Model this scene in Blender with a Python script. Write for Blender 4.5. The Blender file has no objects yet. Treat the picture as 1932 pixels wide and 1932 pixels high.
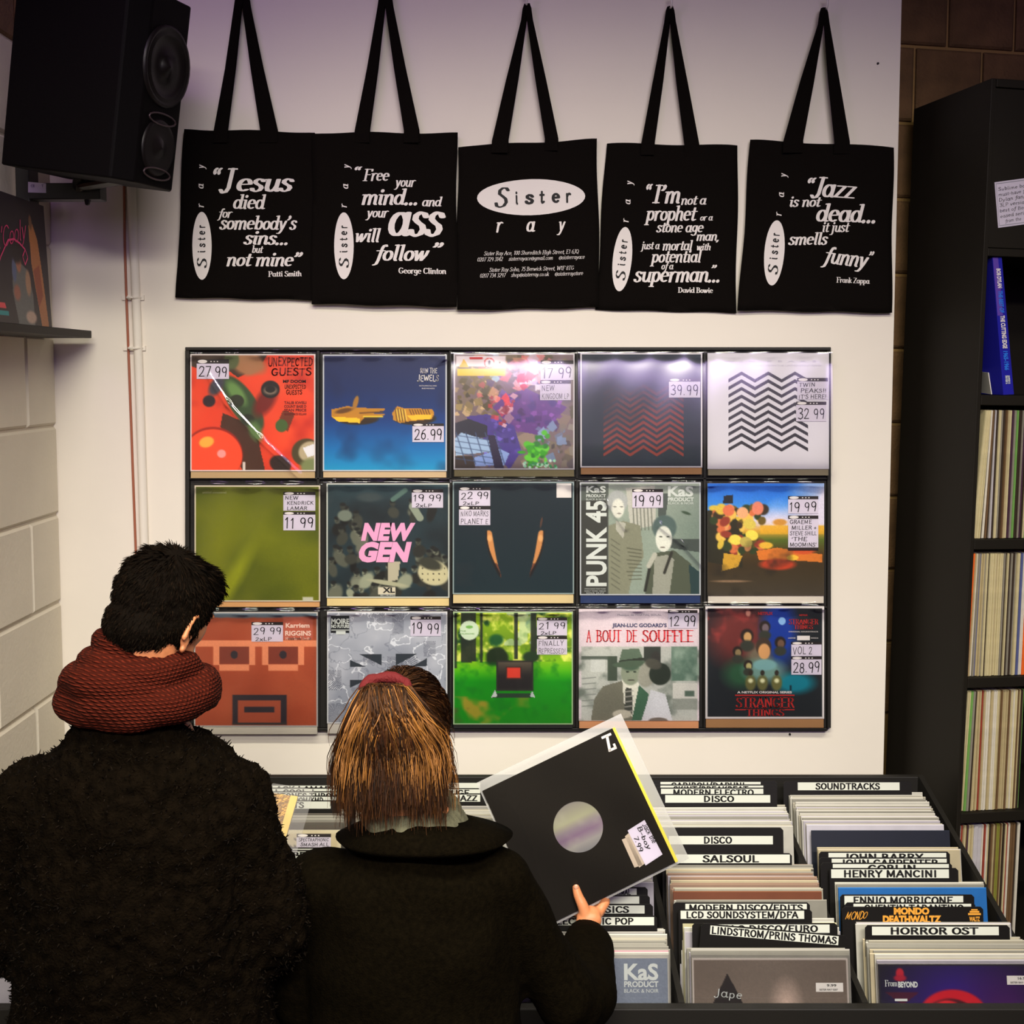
import bpy, bmesh, math, random
import numpy as np
from mathutils import Vector, Matrix, noise as mnoise
random.seed(7)
RAD = math.radians
S = bpy.context.scene
COL = S.collection

# ------------------------------------------------------------------ camera
F, CX, CY, PT = 2400.0, 966.0, 892.0, math.atan(.08)
CAMZ = 2.0
cd = bpy.data.cameras.new('camera'); cam = bpy.data.objects.new('camera', cd); COL.objects.link(cam)
cam.location = (0, 0, CAMZ); cam.rotation_euler = (RAD(90) - PT, 0, 0)
cd.sensor_width = 36; cd.lens = F * 36 / 1932; cd.shift_y = -(966 - CY) / 1932; cd.clip_start = .02
S.camera = cam

# ------------------------------------------------------------------ light
S.view_settings.view_transform = 'Standard'; S.view_settings.look = 'None'
S.view_settings.gamma = 1; S.view_settings.use_curve_mapping = False; S.view_settings.exposure = 0.0
w = bpy.data.worlds.new('world'); S.world = w; w.use_nodes = True
w.node_tree.nodes['Background'].inputs[0].default_value = (1.0, .86, .70, 1)
w.node_tree.nodes['Background'].inputs[1].default_value = .045

def area(name, loc, aim, sx, sy, power, col, spread=180):
    l = bpy.data.lights.new(name, 'AREA'); l.shape = 'RECTANGLE'; l.size = sx; l.size_y = sy; l.energy = power; l.color = col; l.spread = math.radians(spread)
    o = bpy.data.objects.new(name, l); COL.objects.link(o); o.location = loc
    o.rotation_euler = (Vector(aim) - Vector(loc)).to_track_quat('-Z', 'Y').to_euler()
    return o
area('ceiling_lamp_light', (.1, 1.0, 3.2), (-.05, 3.26, .30), 2.0, .2, 21.8, (1.0, .935, .77), 92)
area('rear_lamp_light', (.3, -.9, 3.2), (.1, 3.2, .35), 1.8, .14, 22, (1.0, .94, .80), 72)
area('added_violet_fill', (.9, -1.9, 2.9), (.3, 3.2, 1.9), 1.8, 1.0, 9, (.60, .40, 1.0), 100)  # added unseen light, so the upper plastic sleeves reflect a violet haze
area('violet_lamp_light', (-.9, 1.7, 3.25), (-.6, 3.26, 2.7), 0.6, .1, 3.4, (.66, .34, .92))

# ------------------------------------------------------------------ helpers
def lin(c):
    return tuple(((x / 255) / 12.92 if x / 255 <= .04045 else ((x / 255 + .055) / 1.055) ** 2.4) for x in c[:3])
def ray(px, py):
    u = (px - CX) / F; v = (CY - py) / F
    c, s = math.cos(PT), math.sin(PT)
    return Vector((u, c + v * s, -s + v * c))
def P(px, py, Y):
    d = ray(px, py); t = Y / d.y
    return Vector((d.x * t, Y, CAMZ + d.z * t))
def proj(p):
    x, y, z = p[0], p[1], p[2] - CAMZ
    c, s = math.cos(PT), math.sin(PT)
    zc = y * c - z * s; yc = y * s + z * c
    return CX + F * x / zc, CY - F * yc / zc

MATS = {}
def mat(name, col, rough=.6, metal=0, bump=0, bscale=60, var=0, vscale=8, spec=.5, vc=False, sheen=0, knit=0):
    if name in MATS: return MATS[name]
    m = bpy.data.materials.new(name); m.use_nodes = True; nt = m.node_tree; N = nt.nodes; L = nt.links
    b = N['Principled BSDF']; c = lin(col)
    b.inputs['Base Color'].default_value = (*c, 1); b.inputs['Roughness'].default_value = rough
    b.inputs['Metallic'].default_value = metal; b.inputs['Specular IOR Level'].default_value = spec
    if sheen: b.inputs['Sheen Weight'].default_value = sheen; b.inputs['Sheen Roughness'].default_value = .6
    tc = N.new('ShaderNodeTexCoord')
    if vc:
        a = N.new('ShaderNodeVertexColor'); a.layer_name = 'Col'; L.new(a.outputs['Color'], b.inputs['Base Color'])
    elif var:
        n = N.new('ShaderNodeTexNoise'); n.inputs['Scale'].default_value = vscale; n.inputs['Detail'].default_value = 6
        L.new(tc.outputs['Object'], n.inputs['Vector'])
        r = N.new('ShaderNodeMapRange'); r.inputs['From Min'].default_value = .3; r.inputs['From Max'].default_value = .7
        r.inputs['To Min'].default_value = 1 - var; r.inputs['To Max'].default_value = 1 + var
        L.new(n.outputs['Fac'], r.inputs['Value'])
        x = N.new('ShaderNodeVectorMath'); x.operation = 'SCALE'; x.inputs[0].default_value = c
        L.new(r.outputs['Result'], x.inputs['Scale']); L.new(x.outputs['Vector'], b.inputs['Base Color'])
    if knit:
        wv = N.new('ShaderNodeTexWave'); wv.wave_type = 'BANDS'; wv.bands_direction = 'DIAGONAL'
        wv.inputs['Scale'].default_value = knit; wv.inputs['Distortion'].default_value = 1.5; wv.inputs['Detail Scale'].default_value = 3
        wv2 = N.new('ShaderNodeTexWave'); wv2.wave_type = 'BANDS'; wv2.bands_direction = 'Z'
        wv2.inputs['Scale'].default_value = knit; wv2.inputs['Distortion'].default_value = 1.5
        L.new(tc.outputs['Object'], wv.inputs['Vector']); L.new(tc.outputs['Object'], wv2.inputs['Vector'])
        mx = N.new('ShaderNodeMath'); mx.operation = 'MULTIPLY'; L.new(wv.outputs['Fac'], mx.inputs[0]); L.new(wv2.outputs['Fac'], mx.inputs[1])
        bp = N.new('ShaderNodeBump'); bp.inputs['Strength'].default_value = 1; bp.inputs['Distance'].default_value = .004
        L.new(mx.outputs[0], bp.inputs['Height']); L.new(bp.outputs['Normal'], b.inputs['Normal'])
        rr = N.new('ShaderNodeMapRange'); rr.inputs['To Min'].default_value = .35; rr.inputs['To Max'].default_value = 1.5
        L.new(mx.outputs[0], rr.inputs['Value'])
        x = N.new('ShaderNodeVectorMath'); x.operation = 'SCALE'; x.inputs[0].default_value = c
        L.new(rr.outputs['Result'], x.inputs['Scale']); L.new(x.outputs['Vector'], b.inputs['Base Color'])
    elif bump:
        n2 = N.new('ShaderNodeTexNoise'); n2.inputs['Scale'].default_value = bscale; n2.inputs['Detail'].default_value = 5
        L.new(tc.outputs['Object'], n2.inputs['Vector'])
        bp = N.new('ShaderNodeBump'); bp.inputs['Strength'].default_value = bump; bp.inputs['Distance'].default_value = .01
        L.new(n2.outputs['Fac'], bp.inputs['Height']); L.new(bp.outputs['Normal'], b.inputs['Normal'])
    MATS[name] = m
    return m
def clear(name, tint=(255, 255, 255), refl=.10, rough=.07, haze=0):
    m = bpy.data.materials.new(name); m.use_nodes = True; nt = m.node_tree; N = nt.nodes; L = nt.links
    N.remove(N['Principled BSDF'])
    t = N.new('ShaderNodeBsdfTransparent'); t.inputs[0].default_value = (*lin(tint), 1)
    g = N.new('ShaderNodeBsdfGlossy'); g.inputs['Roughness'].default_value = rough
    fr = N.new('ShaderNodeFresnel'); fr.inputs['IOR'].default_value = 1.45
    ad = N.new('ShaderNodeMath'); ad.operation = 'ADD'; ad.inputs[1].default_value = refl; ad.use_clamp = True
    L.new(fr.outputs[0], ad.inputs[0])
    mx = N.new('ShaderNodeMixShader'); L.new(ad.outputs[0], mx.inputs[0]); L.new(t.outputs[0], mx.inputs[1]); L.new(g.outputs[0], mx.inputs[2])
    out = mx
    if haze:
        d = N.new('ShaderNodeBsdfDiffuse'); d.inputs[0].default_value = (.8, .8, .75, 1)
        m2 = N.new('ShaderNodeMixShader'); m2.inputs[0].default_value = haze
        L.new(mx.outputs[0], m2.inputs[1]); L.new(d.outputs[0], m2.inputs[2]); out = m2
    L.new(out.outputs[0], N['Material Output'].inputs[0])
    MATS[name] = m
    return m

ORG = {}
def tag(o, label=None, cat=None, group=None, kind=None):
    if label: o['label'] = label
    if cat: o['category'] = cat
    if group: o['group'] = group
    if kind: o['kind'] = kind
    return o
def thing(name, loc, label, cat, group=None):
    o = bpy.data.objects.new(name, None); COL.objects.link(o); o.location = loc; o.empty_display_size = .05
    ORG[o.name] = Vector(loc)
    return tag(o, label, cat, group)

class M:
    def __init__(s): s.v = []; s.f = []; s.mi = []; s.c = None
    def add(s, vs, fs, mi=0):
        n = len(s.v); s.v += [tuple(p) for p in vs]; s.f += [tuple(i + n for i in f) for f in fs]; s.mi += [mi] * len(fs); return s
    def box(s, x0, x1, y0, y1, z0, z1, X=None, mi=0):
        p = [Vector((x, y, z)) for z in (z0, z1) for y in (y0, y1) for x in (x0, x1)]
        if X is not None: p = [X @ q for q in p]
        return s.add(p, [(0, 2, 3, 1), (4, 5, 7, 6), (0, 1, 5, 4), (2, 6, 7, 3), (0, 4, 6, 2), (1, 3, 7, 5)], mi)
    def slab(s, a, b, c, d, t, mi=0):          # quad a b c d (counter-clockwise seen from front) with thickness t going back
        a, b, c, d = map(Vector, (a, b, c, d)); n = (b - a).cross(d - a).normalized() * -t
        return s.add([a, b, c, d, a + n, b + n, c + n, d + n], [(0, 1, 2, 3), (7, 6, 5, 4), (0, 4, 5, 1), (1, 5, 6, 2), (2, 6, 7, 3), (3, 7, 4, 0)], mi)
    def ell(s, c, r, X=None, seg=20, rings=12, mi=0):
        vs = []; fs = []; c = Vector(c)
        for i in range(rings + 1):
            th = math.pi * i / rings
            for j in range(seg):
                ph = 2 * math.pi * j / seg
                q = c + Vector((r[0] * math.sin(th) * math.cos(ph), r[1] * math.sin(th) * math.sin(ph), r[2] * math.cos(th)))
                vs.append(X @ q if X is not None else q)
        for i in range(rings):
            for j in range(seg):
                k = (j + 1) % seg
                fs.append((i * seg + j, (i + 1) * seg + j, (i + 1) * seg + k, i * seg + k))
        return s.add(vs, fs, mi)
    def tube(s, pts, rads, seg=16, ref=(1, 0, 0), X=None, sub=4, cap=True, closed=False, mi=0):
        pts = [Vector(p) for p in pts]; rads = [(r, r) if not isinstance(r, (tuple, list)) else r for r in rads]
        n = len(pts); Pp = []; Rr = []
        segs = n if closed else n - 1
        for i in range(segs):
            g = lambda k: (k % n) if closed else max(0, min(n - 1, k))
            p0, p1, p2, p3 = pts[g(i - 1)], pts[g(i)], pts[g(i + 1)], pts[g(i + 2)]
            for j in range(sub):
                t = j / sub
                Pp.append(.5 * ((2 * p1) + (p2 - p0) * t + (2 * p0 - 5 * p1 + 4 * p2 - p3) * t * t + (3 * p1 - p0 - 3 * p2 + p3) * t ** 3))
                a, b = rads[g(i)], rads[g(i + 1)]; k = t * t * (3 - 2 * t)
                Rr.append((a[0] * (1 - k) + b[0] * k, a[1] * (1 - k) + b[1] * k))
        if not closed: Pp.append(pts[-1]); Rr.append(rads[-1])
        m = len(Pp); T = []
        for i in range(m):
            if closed: T.append((Pp[(i + 1) % m] - Pp[i - 1]).normalized())
            else: T.append((Pp[min(i + 1, m - 1)] - Pp[max(i - 1, 0)]).normalized())
        if cap and not closed:
            r0 = max(Rr[0]) * .8; r1 = max(Rr[-1]) * .8; a = []; b = []
            for k in (1.0, .8, .45):
                f = math.sqrt(max(0.0, 1 - k * k)) or .02
                a.append((Pp[0] - T[0] * r0 * k, (Rr[0][0] * f, Rr[0][1] * f), T[0]))
                b.append((Pp[-1] + T[-1] * r1 * k, (Rr[-1][0] * f, Rr[-1][1] * f), T[-1]))
            b.reverse()
            Pp = [q[0] for q in a] + Pp + [q[0] for q in b]; Rr = [q[1] for q in a] + Rr + [q[1] for q in b]; T = [q[2] for q in a] + T + [q[2] for q in b]
            m = len(Pp)
        vs = []; fs = []; ref = Vector(ref)
        for i in range(m):
            sd = (ref - T[i] * ref.dot(T[i]))
            if sd.length < 1e-3: sd = Vector((0, 0, 1)) - T[i] * T[i].z
            sd.normalize(); nn = T[i].cross(sd)
            for j in range(seg):
                a = 2 * math.pi * j / seg
                q = Pp[i] + sd * math.cos(a) * Rr[i][0] + nn * math.sin(a) * Rr[i][1]
                vs.append(X @ q if X is not None else q)
        for i in range(m if closed else m - 1):
            i2 = (i + 1) % m
            for j in range(seg):
                k = (j + 1) % seg
                fs.append((i * seg + j, i * seg + k, i2 * seg + k, i2 * seg + j))
        if not closed: fs += [tuple(range(seg))[::-1], tuple((m - 1) * seg + j for j in range(seg))]
        return s.add(vs, fs, mi)
    def build(s, name, mats, parent=None, label=None, cat=None, group=None, kind=None, smooth=False, bevel=0, origin=None):
        if not isinstance(mats, (list, tuple)): mats = [mats]
        me = bpy.data.meshes.new(name); V = np.array(s.v, dtype=np.float64)
        off = Vector((0, 0, 0)); o = bpy.data.objects.new(name, me)
        if parent is not None:
            off = ORG.get(parent.name, Vector((0, 0, 0))); o.parent = parent; ORG[o.name] = off
        else:
            lo, hi = V.min(0), V.max(0)
            off = Vector(origin) if origin is not None else Vector(((lo[0] + hi[0]) / 2, (lo[1] + hi[1]) / 2, lo[2]))
            o.location = off; ORG[o.name] = off
        COL.objects.link(o)
        if ORG.get(o.name) is None: ORG[o.name] = off
        V = V - np.array(off)
        me.from_pydata(V.tolist(), [], s.f)
        for m in mats: me.materials.append(m)
        if any(s.mi): me.polygons.foreach_set('material_index', s.mi)
        if s.c is not None:
            a = me.color_attributes.new('Col', 'FLOAT_COLOR', 'POINT')
            a.data.foreach_set('color', np.asarray(s.c, dtype=np.float32).ravel())
        if smooth: me.polygons.foreach_set('use_smooth', [True] * len(me.polygons))
        me.update()
        if bevel:
            b = o.modifiers.new('bevel', 'BEVEL'); b.width = bevel; b.segments = 2; b.limit_method = 'ANGLE'
        return tag(o, label, cat, group, kind)
def remesh(o, vox, it=3, amp=0, fs=60, fac=.5, amp2=0, fs2=12):
    md = o.modifiers.new('r', 'REMESH'); md.mode = 'VOXEL'; md.voxel_size = vox; md.use_smooth_shade = True
    if it:
        sm = o.modifiers.new('s', 'SMOOTH'); sm.iterations = it; sm.factor = fac
    bpy.context.view_layer.update()
    dg = bpy.context.evaluated_depsgraph_get(); me = bpy.data.meshes.new_from_object(o.evaluated_get(dg))
    o.modifiers.clear(); old = o.data; mats = [m for m in old.materials]; o.data = me
    if not me.materials:
        for m in mats: me.materials.append(m)
    if amp or amp2:
        n = len(me.vertices); co = np.empty(n * 3); no = np.empty(n * 3); me.vertices.foreach_get('co', co); me.vertices.foreach_get('normal', no)
        co = co.reshape(-1, 3); d = np.zeros(n)
        for i, c in enumerate(co.tolist()):
            c = Vector(c)
            if amp: d[i] += amp * mnoise.noise(c * fs)
            if amp2: d[i] += amp2 * mnoise.noise(c * fs2 + Vector((3, 7, 1)))
        co += no.reshape(-1, 3) * d[:, None]; me.vertices.foreach_set('co', co.ravel())
    me.polygons.foreach_set('use_smooth', [True] * len(me.polygons)); me.update()
    return o
def copy_obj(o, parent=None):
    c = o.copy(); COL.objects.link(c); c.parent = parent; return c

# ---------------------------------------------------------------- lettering
def E(cx, cy, rx, ry, a0, a1, n=14):
    return [(cx + rx * math.cos(RAD(a0 + (a1 - a0) * i / n)), cy + ry * math.sin(RAD(a0 + (a1 - a0) * i / n))) for i in range(n + 1)]
# glyph: advance, strokes, serif feet (x, y, half width)
G = {
 'a': (.60, [E(.26, .33, .2, .31, 0, 360), [(.47, .64), (.47, .1), (.52, .02), (.6, .06)]], []),
 'b': (.58, [[(.12, 1), (.12, .05)], E(.31, .33, .19, .31, 0, 360)], [(.06, .98, .07)]),
 'c': (.50, [E(.28, .33, .21, .31, 45, 315)], []),
 'd': (.62, [[(.48, 1), (.48, .1), (.53, .02), (.6, .05)], E(.26, .33, .2, .31, 0, 360)], [(.42, .98, .07)]),
 'e': (.54, [[(.08, .36), (.46, .38)] + E(.27, .34, .2, .31, 8, 310)], []),
 'f': (.40, [[(.46, .9), (.42, .99), (.33, .95), (.27, .78), (.2, 0), (.14, -.22), (.02, -.28)], [(.06, .62), (.42, .62)]], []),
 'g': (.56, [E(.26, .36, .18, .28, 0, 360), [(.45, .62), (.45, -.1), (.38, -.26), (.22, -.3), (.06, -.2)]], []),
 'h': (.60, [[(.12, 1), (.12, 0)], [(.12, .42), (.2, .58), (.32, .65), (.43, .6), (.46, .45), (.46, .08), (.52, .01)]], [(.06, .98, .07)]),
 'i': (.30, [[(.14, .62), (.14, .1), (.2, .01)], [(.14, .87), (.14, .9)]], [(.08, .62, .06)]),
 'j': (.30, [[(.14, .62), (.14, -.12), (.06, -.27), (-.06, -.27)], [(.14, .87), (.14, .9)]], [(.08, .62, .06)]),
 'k': (.56, [[(.12, 1), (.12, 0)], [(.44, .62), (.14, .3)], [(.22, .38), (.48, .02)]], [(.06, .98, .07)]),
 'l': (.30, [[(.14, 1), (.14, .1), (.2, .01)]], [(.08, .98, .07)]),
 'm': (.88, [[(.12, .62), (.12, 0)], [(.12, .42), (.2, .58), (.31, .64), (.41, .56), (.43, .4), (.43, 0)], [(.43, .42), (.51, .58), (.62, .64), (.72, .56), (.74, .4), (.74, .08), (.8, .01)]], [(.06, .61, .06)]),
 'n': (.60, [[(.12, .62), (.12, 0)], [(.12, .42), (.2, .58), (.32, .65), (.43, .58), (.46, .42), (.46, .08), (.52, .01)]], [(.06, .61, .06)]),
 'o': (.54, [E(.27, .32, .2, .3, 0, 360)], []),
 'p': (.58, [[(.12, .62), (.12, -.28)], E(.31, .33, .19, .31, 0, 360)], [(.06, .61, .06), (.12, -.28, .12)]),
 'q': (.58, [[(.48, .64), (.48, -.28)], E(.26, .33, .2, .31, 0, 360)], [(.48, -.28, .12)]),
 'r': (.44, [[(.12, .62), (.12, 0)], [(.12, .4), (.2, .56), (.32, .65), (.42, .6)]], [(.06, .61, .06)]),
 's': (.46, [[(.39, .52), (.33, .62), (.2, .65), (.1, .57), (.1, .46), (.2, .37), (.33, .29), (.38, .18), (.33, .05), (.2, .0), (.08, .05), (.04, .16)]], []),
 't': (.38, [[(.2, .86), (.16, .12), (.22, .01), (.36, .08)], [(.05, .62), (.36, .62)]], []),
 'u': (.60, [[(.12, .62), (.12, .2), (.18, .04), (.3, .01), (.42, .12), (.47, .3)], [(.47, .62), (.47, .08), (.53, .01)]], [(.06, .61, .06)]),
 'v': (.52, [[(.08, .62), (.2, .02), (.4, .35), (.46, .62)]], [(.06, .61, .06)]),
 'w': (.78, [[(.08, .62), (.18, .02), (.4, .6)], [(.4, .6), (.44, .02), (.64, .35), (.7, .62)]], [(.06, .61, .06)]),
 'x': (.52, [[(.06, .62), (.46, .0)], [(.46, .62), (.06, .0)]], []),
 'y': (.54, [[(.08, .62), (.24, .05)], [(.46, .62), (.34, .2), (.2, -.15), (.1, -.27), (.0, -.26)]], [(.06, .61, .06)]),
 'z': (.50, [[(.08, .6), (.42, .6), (.06, .04), (.44, .04)]], []),
 'A': (.76, [[(.04, 0), (.38, 1), (.68, 0)], [(.18, .34), (.56, .34)]], [(.06, 0, .1), (.66, 0, .12)]),
 'B': (.68, [[(.14, 0), (.14, 1)], [(.14, .98), (.36, .98), (.5, .88), (.5, .64), (.36, .54), (.14, .53)], [(.36, .54), (.56, .44), (.56, .12), (.4, .02), (.14, .02)]], [(.1, .98, .1), (.1, .02, .1)]),
 'C': (.70, [E(.38, .5, .3, .48, 42, 318)], []),
 'D': (.76, [[(.14, 0), (.14, 1)], [(.14, .98), (.38, .97), (.6, .76), (.64, .5), (.6, .24), (.38, .03), (.14, .02)]], [(.1, .98, .1), (.1, .02, .1)]),
 'E': (.64, [[(.14, 0), (.14, 1)], [(.14, .98), (.56, .98)], [(.14, .52), (.46, .52)], [(.14, .02), (.58, .02)]], [(.1, .98, .1), (.1, .02, .1)]),
 'F': (.62, [[(.16, 0), (.16, 1)], [(.16, .98), (.6, .98), (.6, .82)], [(.16, .52), (.46, .52)]], [(.12, .98, .12), (.16, .0, .14)]),
 'G': (.76, [E(.38, .5, .3, .48, 42, 318), [(.62, .42), (.62, .12)], [(.44, .42), (.68, .42)]], []),
 'H': (.78, [[(.14, 0), (.14, 1)], [(.62, 0), (.62, 1)], [(.14, .52), (.62, .52)]], [(.14, .98, .13), (.14, .02, .13), (.62, .98, .13), (.62, .02, .13)]),
 'I': (.36, [[(.18, 0), (.18, 1)]], [(.18, .98, .16), (.18, .02, .16)]),
 'J': (.50, [[(.34, 1), (.34, .15), (.26, -.04), (.12, -.08), (.02, .06)]], [(.34, .98, .16)]),
 'K': (.72, [[(.14, 0), (.14, 1)], [(.6, 1), (.16, .46)], [(.28, .6), (.64, 0)]], [(.14, .98, .12), (.14, .02, .12)]),
 'L': (.60, [[(.14, 1), (.14, 0)], [(.14, .02), (.54, .02)]], [(.14, .98, .13)]),
 'M': (.92, [[(.12, 0), (.14, 1), (.44, .1), (.74, 1), (.76, 0)]], [(.12, .02, .11), (.76, .02, .13)]),
 'N': (.78, [[(.12, 0), (.12, 1), (.62, .02), (.62, 1)]], [(.12, .02, .11), (.62, .98, .11)]),
 'O': (.76, [E(.38, .5, .3, .48, 0, 360)], []),
 'P': (.64, [[(.14, 0), (.14, 1)], [(.14, .98), (.4, .98), (.56, .84), (.56, .62), (.4, .48), (.14, .47)]], [(.1, .98, .1), (.14, .0, .14)]),
 'Q': (.76, [E(.38, .5, .3, .48, 0, 360), [(.42, .22), (.68, -.1)]], []),
 'R': (.70, [[(.14, 0), (.14, 1)], [(.14, .98), (.4, .98), (.54, .86), (.54, .66), (.4, .53), (.14, .52)], [(.36, .53), (.62, 0)]], [(.1, .98, .1), (.14, .0, .13)]),
 'S': (.60, [[(.5, .84), (.4, .97), (.22, .98), (.1, .86), (.12, .68), (.3, .55), (.46, .42), (.52, .24), (.44, .06), (.26, .0), (.1, .06), (.04, .22)]], []),
 'T': (.66, [[(.33, 0), (.33, 1)], [(.04, .98), (.62, .98)]], [(.33, .02, .13)]),
 'U': (.76, [[(.12, 1), (.12, .3), (.22, .05), (.38, 0), (.54, .05), (.64, .3), (.64, 1)]], [(.12, .98, .12), (.64, .98, .1)]),
 'V': (.72, [[(.06, 1), (.36, 0), (.66, 1)]], [(.08, .98, .1), (.62, .98, .1)]),
 'W': (1.0, [[(.06, 1), (.26, 0), (.5, .9), (.72, 0), (.94, 1)]], [(.08, .98, .1), (.9, .98, .1)]),
 'X': (.70, [[(.06, 1), (.62, 0)], [(.62, 1), (.06, 0)]], []),
 'Y': (.68, [[(.06, 1), (.34, .48), (.34, 0)], [(.62, 1), (.34, .48)]], []),
 'Z': (.64, [[(.08, .97), (.56, .97), (.06, .03), (.58, .03)]], []),
 '0': (.56, [E(.28, .5, .21, .48, 0, 360)], []), '1': (.42, [[(.1, .8), (.24, 1), (.24, 0)]], []),
 '2': (.58, [[(.08, .78), (.14, .95), (.3, 1), (.46, .9), (.47, .7), (.34, .4), (.06, .03), (.52, .03)]], []),
 '3': (.56, [[(.08, .9), (.26, 1), (.44, .88), (.42, .64), (.22, .53), (.46, .42), (.48, .14), (.28, 0), (.06, .1)]], []),
 '4': (.58, [[(.4, 0), (.4, 1), (.04, .32), (.54, .32)]], []),
 '5': (.56, [[(.48, .98), (.14, .98), (.1, .56), (.3, .62), (.47, .48), (.47, .16), (.28, .0), (.06, .08)]], []),
 '6': (.56, [[(.44, .96), (.24, .84), (.1, .5)] + E(.28, .3, .19, .29, 170, 530)], []),
 '7': (.52, [[(.06, .97), (.48, .97), (.2, 0)]], []),
 '8': (.56, [E(.28, .75, .17, .23, 0, 360), E(.28, .27, .2, .27, 0, 360)], []),
 '9': (.56, [E(.26, .7, .19, .28, 0, 360), [(.46, .75), (.44, .4), (.38, 0)]], []),
 '.': (.26, [[(.1, .05), (.1, .06)]], []), ',': (.26, [[(.12, .06), (.12, .0), (.04, -.16)]], []), "'": (.22, [[(.14, 1), (.08, .74)]], []),
 '\u2019': (.28, [[(.14, .92), (.14, .94)], [(.17, .92), (.14, .8), (.05, .7)]], []),
 '\u201c': (.52, [[(.1, .78), (.1, .8)], [(.07, .8), (.1, .92), (.19, 1)], [(.34, .78), (.34, .8)], [(.31, .8), (.34, .92), (.43, 1)]], []),
 '\u201d': (.52, [[(.14, .92), (.14, .94)], [(.17, .92), (.14, .8), (.05, .7)], [(.38, .92), (.38, .94)], [(.41, .92), (.38, .8), (.29, .7)]], []),
 '@': (.9, [E(.44, .36, .38, .42, 300, -40), E(.42, .36, .17, .2, 0, 360), [(.6, .54), (.6, .2), (.78, .2)]], []),
 '-': (.4, [[(.06, .38), (.34, .38)]], []), '!': (.26, [[(.12, 1), (.12, .3)], [(.12, .03), (.12, .05)]], []),
 '/': (.5, [[(.04, -.12), (.42, 1.08)]], []), '&': (.72, [[(.66, 0), (.2, .62), (.18, .86), (.32, .99), (.46, .84), (.4, .66), (.12, .4), (.08, .16), (.26, .0), (.46, .08), (.62, .42)]], []), '+': (.5, [[(.24, .6), (.24, .1)], [(.04, .35), (.44, .35)]], []), ' ': (.3, [], []), '_': (.5, [[(0, -.1), (.5, -.12)]], []),
}
def hull(p):
    p = sorted(set((round(a, 5), round(b, 5)) for a, b in p))
    def half(q):
        h = []
        for c in q:
            while len(h) > 1 and (h[-1][0] - h[-2][0]) * (c[1] - h[-2][1]) - (h[-1][1] - h[-2][1]) * (c[0] - h[-2][0]) <= 0: h.pop()
            h.append(c)
        return h
    a = half(p); b = half(p[::-1]); return a[:-1] + b[:-1]
GC = {}
def glyph(ch, nx, ny, serif):
    k = (ch, nx, ny, serif)
    if k in GC: return GC[k]
    adv, st, sf = G.get(ch, G[' '])
    nib = [(nx * math.cos(a), ny * math.sin(a)) for a in [i * math.pi / 4 + .39 for i in range(8)]]
    out = []
    for s in st:
        if len(s) == 2 and math.hypot(s[0][0] - s[1][0], s[0][1] - s[1][1]) < .05:
            r_ = nx * 1.12; out.append([(s[0][0] + r_ * math.cos(k * math.pi / 6), s[0][1] + r_ * math.sin(k * math.pi / 6)) for k in range(12)]); continue
        for a, b in zip(s[:-1], s[1:]):
            out.append(hull([(a[0] + q[0], a[1] + q[1]) for q in nib] + [(b[0] + q[0], b[1] + q[1]) for q in nib]))
    if serif:
        for x, y, h in sf:
            out.append([(x - h - nx * .6, y - ny), (x + h + nx * .6, y - ny), (x + h + nx * .4, y + ny), (x - h - nx * .4, y + ny)])
    GC[k] = (adv, out); return GC[k]
def stroke_text(s, nx=.085, ny=.03, serif=True, shear=.22, track=0, jit=0):
    polys = []; x = 0
    for ch in s:
        adv, ps = glyph(ch, nx, ny, serif); jy = random.uniform(-jit, jit); js = 1 + random.uniform(-jit, jit) * 1.5
        for p in ps: polys.append([(x + a * js + shear * b, b * js + jy) for a, b in p])
        x += adv + track
    return polys
BC = {}
def sans_text(s, bold=.02):
    k = (s, bold)
    if k in BC: return BC[k]
    c = bpy.data.curves.new('t', 'FONT'); c.body = s; c.size = 1; c.offset = bold; c.resolution_u = 3
    o = bpy.data.objects.new('t', c); me = o.to_mesh()
    V = [(v.co.x / .73, v.co.y / .73) for v in me.vertices]
    ps = [[V[i] for i in p.vertices] for p in me.polygons]
    o.to_mesh_clear(); bpy.data.objects.remove(o); bpy.data.curves.remove(c)
    BC[k] = ps; return ps
def put(m, polys, a, b, h, mp, mi=0, mid=False):
    """fit 2-D lettering on the baseline a->b (picture units of map mp), cap height h"""
    xs = [q[0] for p in polys for q in p]
    if not xs: return m
    x0, x1 = min(xs), max(xs); dx, dy = b[0] - a[0], b[1] - a[1]; Ln = math.hypot(dx, dy); ux, uy = dx / Ln, dy / Ln
    wx, wy = uy, -ux
    for p in polys:
        vs = []
        for (x, y) in p:
            t = (x - x0) / (x1 - x0) * Ln
            vs.append(mp(a[0] + ux * t + wx * y * h, a[1] + uy * t + wy * y * h))
        m.add(vs, [tuple(range(len(vs)))], mi)
    return m
def serif(m, s, a, b, h, mp, bold=.085, shear=.22, track=0, mi=0): return put(m, stroke_text(s, bold, .032, True, shear, track), a, b, h, mp, mi)
def sans(m, s, a, b, h, mp, bold=.02, mi=0): return put(m, sans_text(s, bold), a, b, h, mp, mi)
def hand(m, s, a, b, h, mp, mi=0, w=.045): return put(m, stroke_text(s, w, w, False, .05, .06, .05), a, b, h, mp, mi)
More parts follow.
